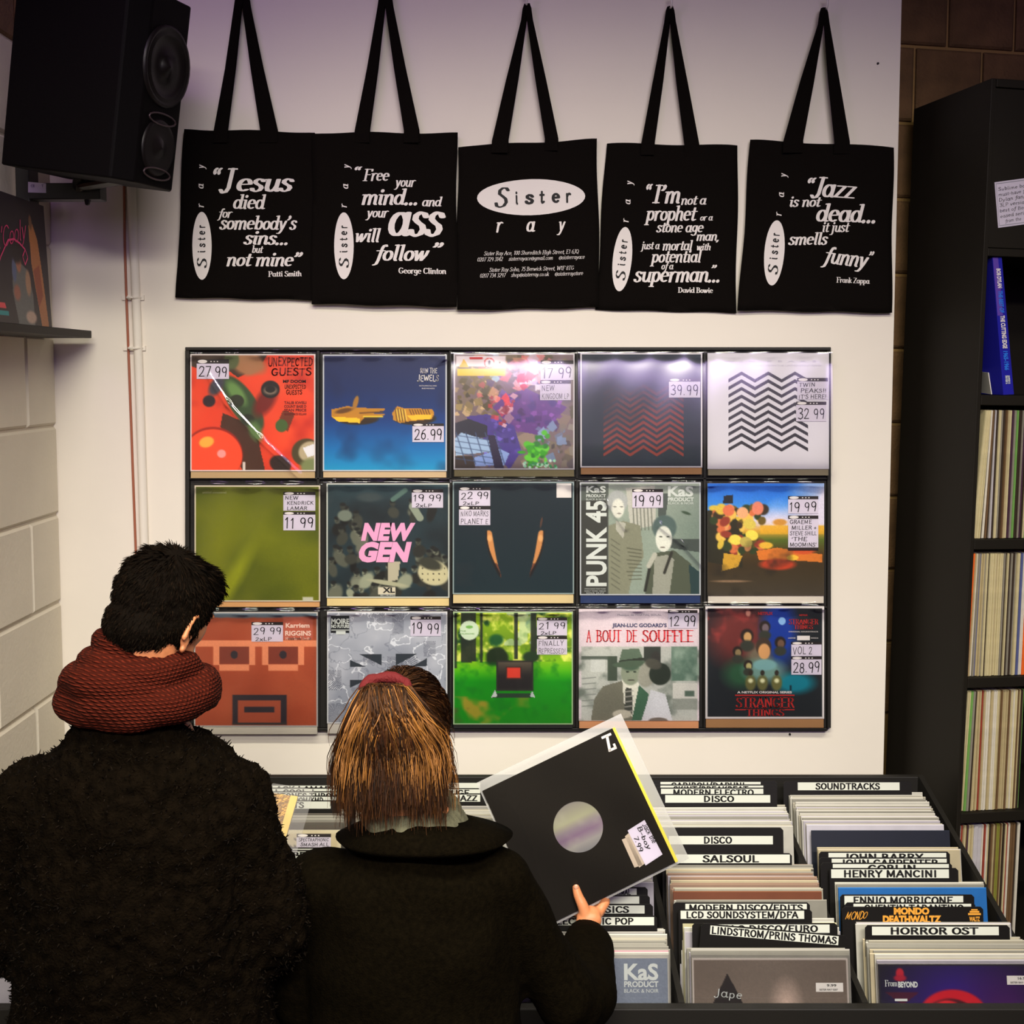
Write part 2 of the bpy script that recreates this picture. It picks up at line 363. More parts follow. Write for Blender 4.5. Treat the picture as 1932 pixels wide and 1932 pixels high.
def oval(m, cx, cy, rx, ry, mp, tilt=0, n=40, mi=0):
    c, s = math.cos(RAD(tilt)), math.sin(RAD(tilt)); vs = [mp(cx, cy)]
    for k in (.17, .33, .5, .67, .84, 1):
        for i in range(n):
            a = 2 * math.pi * i / n; x, y = rx * k * math.cos(a), ry * k * math.sin(a)
            vs.append(mp(cx + x * c - y * s, cy + x * s + y * c))
    fs = [(0, 1 + (i + 1) % n, 1 + i) for i in range(n)] + [(1 + q * n + i, 1 + q * n + (i + 1) % n, 1 + q * n + n + (i + 1) % n, 1 + q * n + n + i) for q in range(5) for i in range(n)]
    return m.add(vs, fs, mi)
def rect(m, x0, y0, x1, y1, mp, mi=0): return m.add([mp(x0, y1), mp(x1, y1), mp(x1, y0), mp(x0, y0)], [(0, 1, 2, 3)], mi)

# ---------------------------------------------------------------- common materials
K = lambda *a, **k: mat(*a, **k)
m_wall = K('painted_plaster', (238, 231, 218), .75, bump=.05, bscale=25, var=.02, vscale=3)
m_block = K('painted_block', (218, 210, 192), .8, bump=.12, bscale=90, var=.035, vscale=6)
m_mortar = K('painted_mortar', (205, 196, 178), .85, bump=.15, bscale=120)
m_brown = K('raw_block', (112, 84, 52), .9, bump=.4, bscale=120, var=.25, vscale=14)
m_bmort = K('raw_mortar', (160, 128, 74), .9, bump=.3, bscale=160, var=.15)
m_black = K('black_board', (20, 17, 11), .6, bump=.03, bscale=200, var=.1)
m_case = K('black_melamine', (24, 20, 12), .65, spec=.25, bump=.03, bscale=300, var=.12, vscale=4)
m_plast = K('black_plastic', (17, 15, 12), .4)
m_cloth = K('black_cotton', (13, 9, 7), .95, bump=.25, bscale=500, spec=.1)
m_ink = K('white_ink', (232, 226, 222), .8)
m_dark = K('dark_ink', (14, 12, 12), .7)
m_paper = K('label_paper', (222, 226, 214), .6)
m_lilac = K('lilac_paper', (214, 206, 222), .6)
m_skin = K('skin', (222, 142, 94), .5, bump=.05, bscale=150, var=.06, vscale=20)
m_art = K('printed_card', (200, 200, 200), .45, vc=True)
m_white = K('white_card', (230, 226, 218), .5)
m_clear = clear('clear_sleeve', refl=.0, rough=.05)
m_clear2 = clear('hazy_sleeve', refl=.06, rough=.2, haze=.35)
HELD = [(v[0]*.965, v[1]*.965, 2+(v[2]-2)*.965) for v in [(-0.0626, 2.6161, 1.1186), (0.2136, 2.6535, 1.2424), (0.3426, 2.5939, 0.9725), (0.0664, 2.5565, 0.8487)]]
# ================================================================ the room
YW = 3.26
XL = -1.167
XR = P(1683, 760, YW).x
def struct(m, name, mats, **k): return m.build(name, mats, kind='structure', **k)
m = M(); m.box(-1.6, 1.35, YW, YW + .12, -.0, 3.4)
# the painted wall ends at XR: build it as two boxes instead
m = M(); m.box(XL - .12, XR, YW, YW + .14, 0, 3.4); wall_back = struct(m, 'wall_back', m_wall)
m = M(); m.box(-1.6, 2.6, -2.2, 4.4, -.1, 0); struct(m, 'floor', K('grey_floor', (70, 66, 60), .6, bump=.05, var=.1))
m = M(); m.box(-1.6, 2.6, -2.2, 4.4, 3.4, 3.5); struct(m, 'ceiling', K('dark_ceiling', (60, 54, 48), .9, bump=.1))
m = M(); m.box(XL - .2, XL - .008, -2.2, YW + .14, 0, 3.4); wl = struct(m, 'wall_left', [m_mortar])
m = M(); m.box(-1.6, 2.6, -2.3, -2.2, 0, 3.4); struct(m, 'wall_front', m_wall)
# raw block wall on the right, turned away
WA = RAD(13)
WX = Matrix.Translation((XR - .08, YW + .15, 0)) @ Matrix.Rotation(WA, 4, 'Z')
m = M(); m.box(-.1, 1.7, .006, .12, 0, 3.4, WX); wr = struct(m, 'wall_right', m_bmort)
m = M(); m.box(2.5, 2.6, -2.2, 4.4, 0, 3.4); struct(m, 'wall_side', m_brown)

def block_mesh(name, lx, ly, lz, mt):           # bevelled face block, size lx*ly*lz, origin at its corner
    g = .006; mm = M()
    vs = [(0, ly, 0), (lx, ly, 0), (lx, ly, lz), (0, ly, lz), (0, g, 0), (lx, g, 0), (lx, g, lz), (0, g, lz), (g, 0, g), (lx - g, 0, g), (lx - g, 0, lz - g), (g, 0, lz - g)]
    fs = [(8, 9, 10, 11), (4, 5, 9, 8), (5, 6, 10, 9), (6, 7, 11, 10), (7, 4, 8, 11), (0, 1, 5, 4), (1, 2, 6, 5), (2, 3, 7, 6), (3, 0, 4, 7)]
    me = bpy.data.meshes.new(name); me.from_pydata(vs, [], fs); me.materials.append(mt); me.update(); return me
def place(me, name, parent, X):
    o = bpy.data.objects.new(name, me); COL.objects.link(o); o.parent = parent
    o.matrix_local = Matrix.Translation(-ORG[parent.name]) @ X
    return o
# left wall: painted blocks 450 x 225 (joint 9), brown ones above z 2.60
zc0 = P(107, 803, YW).z; cs = .2275
rows = [zc0 + cs * k for k in range(-8, 6)]
mp_full = block_mesh('block', .441, .014, cs - .007, m_block); mb_full = block_mesh('block', .441, .014, cs - .007, m_brown)
LW = lambda y, z: Matrix.Translation((XL, y, z)) @ Matrix.Rotation(RAD(90), 4, 'Z')      # local +x -> +y, local -y -> +x
for i, z in enumerate(rows):
    off = (i % 2) * .225
    ye = YW - .20 + off * .0
    y = YW - .19 - .45 * 8 - (0 if i % 2 == 0 else .225) + (.0)
    while y < YW - .02:
        L_ = min(.441, YW - .003 - y); mt = m_brown if z > 2.55 else m_block
        if L_ > .03:
            me = (mb_full if z > 2.55 else mp_full) if L_ > .44 else block_mesh('block', L_, .014, cs - .007, mt)
            if y > .4: place(me, 'block', wl, LW(y, z + .004 + random.uniform(-.001, .001)) @ Matrix.Translation((0, random.uniform(-.0015, .0005), 0)))
        y += .45
# right raw wall blocks 200 wide
rb = block_mesh('block', .19, .014, .19, m_brown)
zj = P(1800, 90, YW + .2).z
for k in range(-9, 4):
    z = zj + .2 * k; x = -.1 + (.075 if k % 2 else -.03)
    while x < 1.5:
        place(rb, 'block', wr, WX @ Matrix.Translation((x + .01, -.008 + random.uniform(-.001, .001), z + .006)))
        x += .2
# ---- conduit, cable and clips on the back wall
t = thing('wall_conduit', P(262, 1100, YW), 'white painted conduit running down the white wall beside a thin brown cable', 'conduit')
m = M(); m.tube([P(247, 330, YW - .01), P(262, 700, YW - .01), P(274, 1100, YW - .01), P(280, 1500, YW - .01)], [.011] * 4, seg=12); m.build('pipe', m_wall, t, smooth=True)
for py in (562, 657):
    m = M(); q = P(252 + (py - 560) * .03, py, YW)
    m.box(q.x - .028, q.x + .028, YW - .006, YW, q.z - .006, q.z + .006); m.tube([q + Vector((-.014, -.004, 0)), q + Vector((-.008, -.023, 0)), q + Vector((.012, -.023, 0)), q + Vector((.02, -.004, 0))], [.003] * 4, seg=6); m.build('clip', m_wall, t)
m = M(); pts = [(234, 340), (236, 480), (240, 600), (246, 760), (251, 900), (257, 1060), (262, 1200), (266, 1480)]
m.tube([P(a, b, YW - .005) for a, b in pts], [.0032] * len(pts), seg=8)
m.build('cable', K('brown_cable', (160, 92, 66), .5), None, 'thin pinkish brown cable running down the white wall left of the conduit', 'cable', smooth=True)
# tiny wall plugs
for i, (a, b, lb) in enumerate([(1656, 120, 'small dark screw hole in the wall above the rightmost tote bag'), (1490, 1385, 'small dark screw in the wall below the cover display')]):
    m = M(); q = P(a, b, YW); m.tube([q + Vector((0, .004, 0)), q + Vector((0, -.003, 0))], [.003, .003], seg=8); m.build('wall_screw', m_dark, None, lb, 'screw')

# ================================================================ tote bags
def bagsurf(seed, Y):
    ph = [random.uniform(0, 6) for _ in range(4)]
    def f(x, z): return Y - .003 * math.sin(x * 17 + ph[0] + z * 5) - .0025 * math.sin(z * 14 + ph[1] - x * 9) - .0015 * math.sin(x * 37 + z * 21 + ph[2])
    return f
BAGL = {0: 'leftmost black tote bag printed with a quote ending in not mine', 1: 'black tote bag, second from left, printed with the word ass in large letters',
        2: 'middle black tote bag with a wide white oval and small address lines', 3: 'black tote bag, second from right, printed with a prophet quote', 4: 'rightmost black tote bag printed with a quote about jazz'}
BAGS = [  # corners TL TR BR BL, mid-top bump, depth, handle (left base, right base, apex)
 [(347, 243), (594, 250), (590, 566), (331, 561), .022, (402, 429, 247), (490, 523, 247), (456, -14, 13)],
 [(590, 251), (862, 250), (862, 579), (587, 573), .030, (668, 697, 247), (761, 790, 247), (726, -14, 12)],
 [(864, 276), (1127, 262), (1131, 580), (861, 585), .022, (927, 958, 266), (1027, 1052, 262), (993, 10, 8)],
 [(1144, 270), (1393, 275), (1389, 590), (1124, 584), .013, (1209, 1234, 270), (1290, 1318, 273), (1263, 15, 8)],
 [(1417, 264), (1687, 277), (1683, 590), (1393, 585), .024, (1477, 1514, 266), (1573, 1602, 268), (1553, 18, 8)]]
def bag(i):
    TL, TR, BR, BL, dp, hl, hr, ap = BAGS[i]; Y = YW - dp
    q = P((BL[0] + BR[0]) / 2, BL[1], Y); t = thing('tote_bag', (q.x, Y + .005, q.z), BAGL[i], 'tote bag', 'tote bags hanging in a row on the wall')
    f = bagsurf(i, Y); n = 26; vs = []; fs = []
    def pt(u, v, back):
        wob = 1.6 * math.sin(u * 9 + i) * (1 - v) + 1.0 * math.sin(u * 14 + i * 2) * v
        wx = 1.6 * math.sin(v * 8 + i * 1.7) * (2 * u - 1)
        px = (TL[0] * (1 - u) + TR[0] * u) * (1 - v) + (BL[0] * (1 - u) + BR[0] * u) * v + wx
        py = (TL[1] * (1 - u) + TR[1] * u) * (1 - v) + (BL[1] * (1 - u) + BR[1] * u) * v + wob
        p = P(px, py, Y); e = min(u, 1 - u, (1 - v)) * 14
        k = min(1, e) ** .5
        p.y = f(p.x, p.z) + .0045 * (1 - k) if not back else Y + .0085 - .003 * (1 - k)
        return p
    for back in (0, 1):
        for a in range(n + 1):
            for b in range(n + 1): vs.append(pt(b / n, a / n, back))
    N1 = (n + 1) ** 2; I = lambda a, b, k: k * N1 + a * (n + 1) + b
    for a in range(n):
        for b in range(n):
            fs.append((I(a, b, 0), I(a + 1, b, 0), I(a + 1, b + 1, 0), I(a, b + 1, 0))); fs.append((I(a, b, 1), I(a, b + 1, 1), I(a + 1, b + 1, 1), I(a + 1, b, 1)))
    for a in range(n):
        fs += [(I(a, 0, 0), I(a, 0, 1), I(a + 1, 0, 1), I(a + 1, 0, 0)), (I(a, n, 0), I(a + 1, n, 0), I(a + 1, n, 1), I(a, n, 1)), (I(n, a, 0), I(n, a, 1), I(n, a + 1, 1), I(n, a + 1, 0)), (I(0, a, 0), I(0, a + 1, 0), I(0, a + 1, 1), I(0, a, 1))]
    m = M(); m.add(vs, fs); m.build('cloth_body', m_cloth, t, smooth=True)
    # handles: one strap loop in front, one behind
    for k, (dy, sh) in enumerate(((-.001, 0), (.006, 2.5))):
        m = M(); cx, ay, hw = ap
        L_ = [((hl[0], hl[1]), hl[2] + 22), ((hl[0] + 1, hl[1] - 1), hl[2]), ((hl[0] + (cx - hl[0]) * .45 - 2, hl[1] + (cx - hl[1]) * .48 + 1), hl[2] + (ay - hl[2]) * .45), ((cx - hw - 2, cx - 1), ay + 28), ((cx - hw + 1, cx + hw * .3), ay + 6), ((cx - hw * .5, cx + hw * .5), ay - 3)]
        R_ = [((hr[0], hr[1]), hr[2] + 22), ((hr[0] + 1, hr[1] - 1), hr[2]), ((hr[0] + (cx - hr[0]) * .48 - 1, hr[1] + (cx - hr[1]) * .45 + 2), hr[2] + (ay - hr[2]) * .45), ((cx + 1, cx + hw + 2), ay + 28), ((cx - hw * .3, cx + hw - 1), ay + 6), ((cx - hw * .5, cx + hw * .5), ay - 3)]
        for side, S_ in enumerate((L_, R_)):
            A = []; B = []
            for j in range(len(S_) - 1):
                for s_ in range(5):
                    u = s_ / 5; ((a0, a1), ya), ((b0, b1), yb) = S_[j], S_[j + 1]
                    A.append((a0 * (1 - u) + b0 * u, ya * (1 - u) + yb * u)); B.append((a1 * (1 - u) + b1 * u, ya * (1 - u) + yb * u))
            A.append((S_[-1][0][0], S_[-1][1])); B.append((S_[-1][0][1], S_[-1][1]))
            vs = []; fs = []; nn = len(A)
            for j in range(nn):
                u = j / (nn - 1); yy = Y - .0055 + dy - .004 * math.sin(u * 3.1) + (.002 * side) - .006 * u
                for (a_, o_) in ((A[j], 0), (B[j], 0), (B[j], .0022), (A[j], .0022)):
                    tw = .004 * math.sin(u * 4 + i + k) * (1 if a_ is A[j] else -1)
                    vs.append(P(a_[0] + sh, a_[1] - sh * .4, yy + o_ + tw))
            for j in range(nn - 1):
                for s_ in range(4): fs.append((j * 4 + s_, j * 4 + (s_ + 1) % 4, j * 4 + 4 + (s_ + 1) % 4, j * 4 + 4 + s_))
            fs += [(0, 1, 2, 3), tuple((nn - 1) * 4 + s_ for s_ in (3, 2, 1, 0))]
            m.add(vs, fs)
        m.build('handle', m_cloth, t)
    hp = P(ap[0], ap[1] + 4, YW)
    h = M(); h.tube([hp + Vector((0, .0, 0)), hp + Vector((0, -.035, -.002)), hp + Vector((0, -.043, .006)), hp + Vector((0, -.043, .018))], [.0028] * 4, seg=8); h.ell(hp + Vector((0, -.043, .02)), (.005, .005, .005), seg=10, rings=6)
    h.build('wall_hook', K('white_hook', (225, 220, 215), .4), None, 'small white wall hook holding the ' + ['leftmost tote bag', 'second tote bag from left', 'middle tote bag', 'second tote bag from right', 'rightmost tote bag'][i], 'hook', 'hooks for the tote bags', smooth=True)
    def mp(px, py, o=.0012):
        p = P(px, py, Y); p.y = f(p.x, p.z) - o; return p
    return t, mp
bags = [bag(i) for i in range(5)]
def logo(t, mp, cx, cy, rx, ry, tilt, ray_pts, sx):
    m = M(); oval(m, cx, cy, rx, ry, mp, tilt); lo = m.build('logo_oval', m_ink, t, 'white oval shop logo')
    m = M(); mq = lambda x, y: mp(x, y, .0024); a = RAD(tilt)
    def along(s, k): return (cx + math.sin(a) * (-s) * -1 + k * math.cos(a), cy + s * math.cos(a) + k * math.sin(a))
    def L(s, k): return (cx - math.sin(a) * s + k * math.cos(a), cy + math.cos(a) * s + k * math.sin(a))
    serif(m, 'S', L(ry * .66, rx * .5), L(ry * .35, rx * .5), rx * 1.0, mq, shear=.1)
    for j, ch in enumerate('ister'):
        s0 = ry * (.17 - .185 * j); ww = 3 if ch == 'i' else 5 if ch in 'tr' else 7.5
        put(m, stroke_text(ch, .09, .085, False, 0), L(s0 + ww / 2, rx * .32), L(s0 - ww / 2, rx * .32), rx * .78, mq)
    m.build('lettering', m_dark, lo)
    for ch, (x, y) in zip('ray', ray_pts):
        m = M(); ww = 8 if ch == 'r' else 9.5
        put(m, stroke_text(ch, .085, .032, True, .2), (x + 4.5, y + ww / 2), (x + 4.5, y - ww / 2), 14, mq)
        m.build('letter', m_ink, t)
def lines(t, mp, L):
    m = M()
    for e in L:
        s, x0, x1, y0, h = e[:5]; y1 = e[5] if len(e) > 5 else y0; sh = e[6] if len(e) > 6 else .22
        serif(m, s, (x0, y0), (x1, y1), h, lambda a, b: mp(a, b, .0012), shear=sh, bold=.095 if h > 15 else .1 if h > 9 else .055)
    m.build('lettering', m_ink, t)
q0, q1 = '\u201c', '\u201d'
t, mp = bags[0]; logo(t, mp, 381.5, 464, 18, 64, 0, [(381, 388), (381, 352), (382, 316)], 0)
lines(t, mp, [(q0, 403, 421, 356, 38), ('J', 413, 449, 361, 43), ('esus', 446, 556, 361, 36), ('died', 440, 502, 394, 27), ('for', 410, 440, 411, 17), ('somebody\u2019s', 414, 561, 433, 26), ('sins...', 459, 542, 461, 26), ('but', 475, 497, 477, 14), ('not mine' + q1, 427, 572, 502, 26), ('Patti Smith', 506, 569, 522, 10, 521, 0)])
t, mp = bags[1]; logo(t, mp, 649, 464, 18.6, 63, 0, [(650, 388), (653, 352), (655, 315)], 0)
lines(t, mp, [(q0, 669, 684, 335, 20), ('Free', 684, 735, 341, 22), ('your', 743, 785, 352, 19), ('mind...', 682, 787, 386, 30), ('and', 796, 835, 389, 18), ('your', 689, 734, 410, 19), ('ass', 732, 841, 445, 68), ('will', 671, 719, 457, 26), ('follow', 702, 811, 492, 30), (q1, 816, 838, 486, 28), ('George Clinton', 752, 842, 516, 11, 517, 0)])
t, mp = bags[2]
m = M(); oval(m, 1002, 372, 102, 34, mp, -1); lo = m.build('logo_oval', m_ink, t, 'wide white oval shop logo')
m = M(); mq = lambda x, y: mp(x, y, .0024); serif(m, 'S', (933, 391), (963, 390), 37, mq)
for ch, a, b in (('i', 973, 977.5), ('s', 990, 1008), ('t', 1018, 1028), ('e', 1041, 1057), ('r', 1068, 1078)):
    put(m, stroke_text(ch, .10, .09, False, 0), (a, 384.5 - (a - 970) * .03), (b, 384.5 - (b - 970) * .03), 24, mq)
m.build('lettering', m_dark, lo)
lines(t, mp, [('r', 936, 950, 438, 29), ('a', 993, 1010, 437, 29), ('y', 1050, 1067, 436, 27),
 ('Sister Ray Ace, 100 Shoreditch High Street, E1 6JQ', 913, 1092, 482, 7.5, 478.5), ('0207 729 3142     sisterrayace@gmail.com     @sisterrayace', 901, 1103, 493.5, 7.5, 488.5),
 ('Sister Ray Soho, 75 Berwick Street, W1F 8TG', 923, 1083, 513, 7.5, 509), ('0207 734 3297     shop@sisterray.co.uk     @sisterraystore', 906, 1100, 524, 7.5, 519)])
t, mp = bags[3]; logo(t, mp, 1174, 489, 18, 61, 6, [(1181, 415.6), (1185, 381), (1188, 346)], 0)
lines(t, mp, [(q0, 1219, 1232, 380, 32), ('I\u2019m', 1230, 1284, 383, 34), ('not a', 1285, 1333, 386, 18), ('prophet', 1215, 1317, 416, 28), ('or a', 1321, 1345, 416, 12), ('stone age', 1238, 1328, 438, 20), ('man,', 1314, 1356, 454, 18), ('just a', 1208, 1245, 470, 15), ('mortal', 1250, 1308, 472, 19), ('with', 1315, 1341, 472, 13),
 ('potential', 1226, 1325, 495, 24), ('of a', 1248, 1271, 508, 13), ('superman...', 1195, 1357, 532, 30), (q1, 1342, 1353, 518, 18), ('David Bowie', 1279, 1345, 552, 10, 553, 0)])
t, mp = bags[4]; logo(t, mp, 1461, 477, 19, 62, 5.5, [(1470, 403), (1475, 367), (1479, 331)], 0)
lines(t, mp, [(q0, 1524, 1541, 366, 30), ('Jazz', 1528, 1615, 370, 37, 376), ('is not', 1490, 1551, 390, 20), ('dead...', 1539, 1650, 418, 34, 421), ('it just', 1551, 1603, 438, 19), ('smells', 1487, 1562, 462, 23), ('funny', 1548, 1637, 495, 31, 506), (q1, 1638, 1649, 497, 22), ('Frank Zappa', 1577, 1641, 533, 10, 535.5, 0)])
# ================================================================ cover display on the wall
class Cv:
    """painted print: colours on a regular grid, u to the right, v down"""
    def __init__(s, n=150, bg=(128, 128, 128)):
        s.n = n; g = np.linspace(0, 1, n); s.U, s.V = np.meshgrid(g, g); s.im = np.ones((n, n, 3)) * np.array(bg, float)
    def mix(s, c, a):
        a = np.clip(a, 0, 1)[..., None]; s.im = s.im * (1 - a) + (np.array(c, float) if not isinstance(c, np.ndarray) else c) * a; return s
    def fbm(s, cells, seed, oct=3):
        out = np.zeros((s.n, s.n)); amp = 1; tot = 0
        for o in range(oct):
            k = int(cells * 2 ** o) + 2; r = np.random.RandomState(seed * 13 + o).rand(k + 1, k + 1)
            x = s.U * (k - 1); y = s.V * (k - 1); i = x.astype(int); j = y.astype(int); fx = x - i; fy = y - j
            fx = fx * fx * (3 - 2 * fx); fy = fy * fy * (3 - 2 * fy)
            out += amp * ((r[j, i] * (1 - fx) + r[j, i + 1] * fx) * (1 - fy) + (r[j + 1, i] * (1 - fx) + r[j + 1, i + 1] * fx) * fy); tot += amp; amp *= .5
        return out / tot
    def grad(s, stops, ax='v'):
        t = s.V if ax == 'v' else s.U; xs = [a for a, _ in stops]
        s.im = np.stack([np.interp(t, xs, [c[k] for _, c in stops]) for k in range(3)], -1); return s
    def blob(s, x, y, rx, ry, c, soft=.15, rot=0, a=1, wob=0):
        co, si = math.cos(RAD(rot)), math.sin(RAD(rot)); dx, dy = s.U - x, s.V - y
        d = np.sqrt(((dx * co + dy * si) / rx) ** 2 + ((-dx * si + dy * co) / ry) ** 2)
        if wob: d = d + wob * (s.fbm(7, int(x * 97 + y * 31) + 1) - .5)
        return s.mix(c, a * (1 - d) / max(soft, .02) + .5)
    def rect(s, x0, y0, x1, y1, c, a=1):
        e = 1.2 * s.n
        k = np.minimum(np.minimum((s.U - x0) * e, (x1 - s.U) * e), np.minimum((s.V - y0) * e, (y1 - s.V) * e)) + .5
        return s.mix(c, np.clip(k, 0, 1) * a)
    def poly(s, pts, c, a=1):
        ins = np.zeros((s.n, s.n), bool); m = len(pts)
        for i in range(m):
            (x0, y0), (x1, y1) = pts[i], pts[(i + 1) % m]
            if y0 == y1: continue
            ins ^= ((s.V >= min(y0, y1)) & (s.V < max(y0, y1))) & (s.U < x0 + (s.V - y0) * (x1 - x0) / (y1 - y0))
        return s.mix(c, ins * a)
    def line(s, x0, y0, x1, y1, w, c, a=1):
        dx, dy = x1 - x0, y1 - y0; L2 = dx * dx + dy * dy + 1e-9; t = np.clip(((s.U - x0) * dx + (s.V - y0) * dy) / L2, 0, 1)
        d = np.hypot(s.U - x0 - t * dx, s.V - y0 - t * dy); return s.mix(c, ((w - d) * s.n + .5) * a)
    def border(s, w, c): return s.mix(c, (np.minimum(np.minimum(s.U, 1 - s.U), np.minimum(s.V, 1 - s.V)) < w) * 1.0)
    def grain(s, k, seed=1):
        s.im *= 1 + (np.random.RandomState(seed).rand(s.n, s.n, 1) - .5) * k; return s
def art_mesh(cv, corner, name, parent, thick=0, mt=None):
    """corner(u, v) -> world point"""
    n = cv.n; m = M(); c00, c10, c01, c11 = [np.array(corner(u, v)) for u, v in ((0, 0), (1, 0), (0, 1), (1, 1))]
    U = cv.U[..., None]; V = cv.V[..., None]
    W_ = (c00 * (1 - U) + c10 * U) * (1 - V) + (c01 * (1 - U) + c11 * U) * V
    m.v = [tuple(p) for p in W_.reshape(-1, 3).tolist()]
    I = np.arange(n * n).reshape(n, n); q = np.stack([I[:-1, :-1], I[1:, :-1], I[1:, 1:], I[:-1, 1:]], -1).reshape(-1, 4)
    m.f = [tuple(a) for a in q.tolist()]; m.mi = [0] * len(m.f)
    c = np.clip(cv.im, 0, 255) / 255; c = np.where(c <= .04045, c / 12.92, ((c + .055) / 1.055) ** 2.4)
    m.c = np.concatenate([c, np.ones((n, n, 1))], -1).reshape(-1, 4)
    return m.build(name, mt or m_art, parent)

# ---- prints -----------------------------------------------------
def a_red():
    c = Cv(bg=(232, 66, 34)); c.mix((245, 95, 50), c.fbm(3, 3) - .3); c.mix((190, 40, 25), (c.fbm(4, 9) - .62) * 3)
    c.poly([(0, 0), (.62, 0), (.55, .12), (.38, .2), (.28, .12), (.1, .14), (0, .1)], (70, 52, 38)); c.blob(.46, .08, .13, .09, (170, 120, 80), .4, 20, wob=.6); c.blob(.33, .05, .06, .08, (90, 100, 60), .3)
    c.poly([(.26, .5), (.52, .62), (.6, 1), (.42, 1), (.24, .62)], (60, 42, 28), .9)
    c.blob(.42, .42, .27, .105, (58, 82, 48), .12, 58); c.blob(.37, .33, .12, .05, (110, 150, 80), .6, 55); c.blob(.37, .4, .06, .055, (48, 52, 34), .15); c.blob(.46, .56, .055, .05, (44, 50, 34), .15); c.blob(.52, .66, .05, .09, (96, 128, 72), .5, -20, .8)
    c.blob(.6, .4, .07, .14, (120, 30, 20), .5, 30, .8); c.blob(.64, .3, .075, .075, (28, 24, 22), .1); c.blob(.64, .31, .045, .03, (200, 180, 150), .5, 0, .5); c.blob(.64, .3, .04, .03, (25, 22, 20), .2)
    c.blob(.15, .4, .05, .05, (45, 35, 40), .2); c.blob(.21, .27, .05, .09, (70, 70, 80), .5, 30); c.poly([(.7, .58), (.74, .48), (.84, .5), (.78, .66)], (90, 50, 30), .8); c.blob(.73, .61, .05, .055, (74, 104, 52), .12)
    c.blob(.18, .86, .24, .24, (160, 34, 20), .05); c.blob(.18, .87, .235, .23, (250, 82, 42), .04); c.blob(.13, .75, .06, .045, (250, 190, 70), .3, -20); c.blob(.25, .85, .035, .035, (248, 170, 165), .3)
    c.blob(.93, .84, .12, .12, (80, 70, 40), .1); c.blob(.95, .83, .08, .09, (190, 175, 140), .2, 40); c.poly([(.9, .8), (1, .76), (1, .86), (.94, .88)], (235, 235, 240)); c.blob(.97, .96, .09, .07, (130, 140, 90), .4)
    c.blob(.72, .94, .09, .07, (50, 32, 26), .2, 30); c.rect(.42, .92, .44, 1, (230, 220, 210)); c.border(.012, (235, 225, 220)); return c
def a_blue():
    c = Cv().grad([(0, (20, 34, 84)), (.3, (14, 42, 98)), (.55, (8, 58, 128)), (.8, (8, 116, 182)), (1, (20, 156, 204))]); c.mix((10, 24, 66), (c.fbm(4, 5) - .5) * 1.2)
    for x, w in ((.28, 1), (.74, 1)): c.blob(x, .545, .17, .055, (52, 34, 14), .2)
    # plain golden forms, a pointing one and a clenched one
    c.poly([(.07, .47), (.2, .44), (.3, .455), (.5, .46), (.5, .475), (.37, .5), (.5, .51), (.48, .525), (.34, .53), (.3, .58), (.12, .57), (.07, .53)], (196, 136, 34)); c.blob(.265, .41, .02, .06, (176, 122, 44), .3, 15)
    c.poly([(.08, .53), (.3, .545), (.3, .585), (.12, .57)], (252, 206, 40)); c.blob(.17, .48, .07, .02, (104, 66, 22), .5, -12); c.line(.3, .5, .48, .49, .006, (110, 70, 26)); c.line(.33, .53, .48, .53, .006, (250, 220, 60))
    c.poly([(.56, .5), (.6, .44), (.66, .46), (.88, .465), (.9, .5), (.88, .55), (.7, .57), (.62, .585), (.57, .56)], (206, 144, 36))
    for k in range(4): c.line(.585 + k * .022, .46 + k * .004, .6 + k * .022, .57, .005, (112, 74, 20)); c.line(.595 + k * .022, .47, .61 + k * .022, .56, .004, (255, 220, 90))
    for k in range(8): c.line(.7 + k * .021, .47, .715 + k * .021, .51, .004, (100, 64, 24))
    c.poly([(.68, .52), (.88, .51), (.87, .55), (.72, .56)], (250, 200, 44)); c.border(.012, (210, 215, 220)); return c
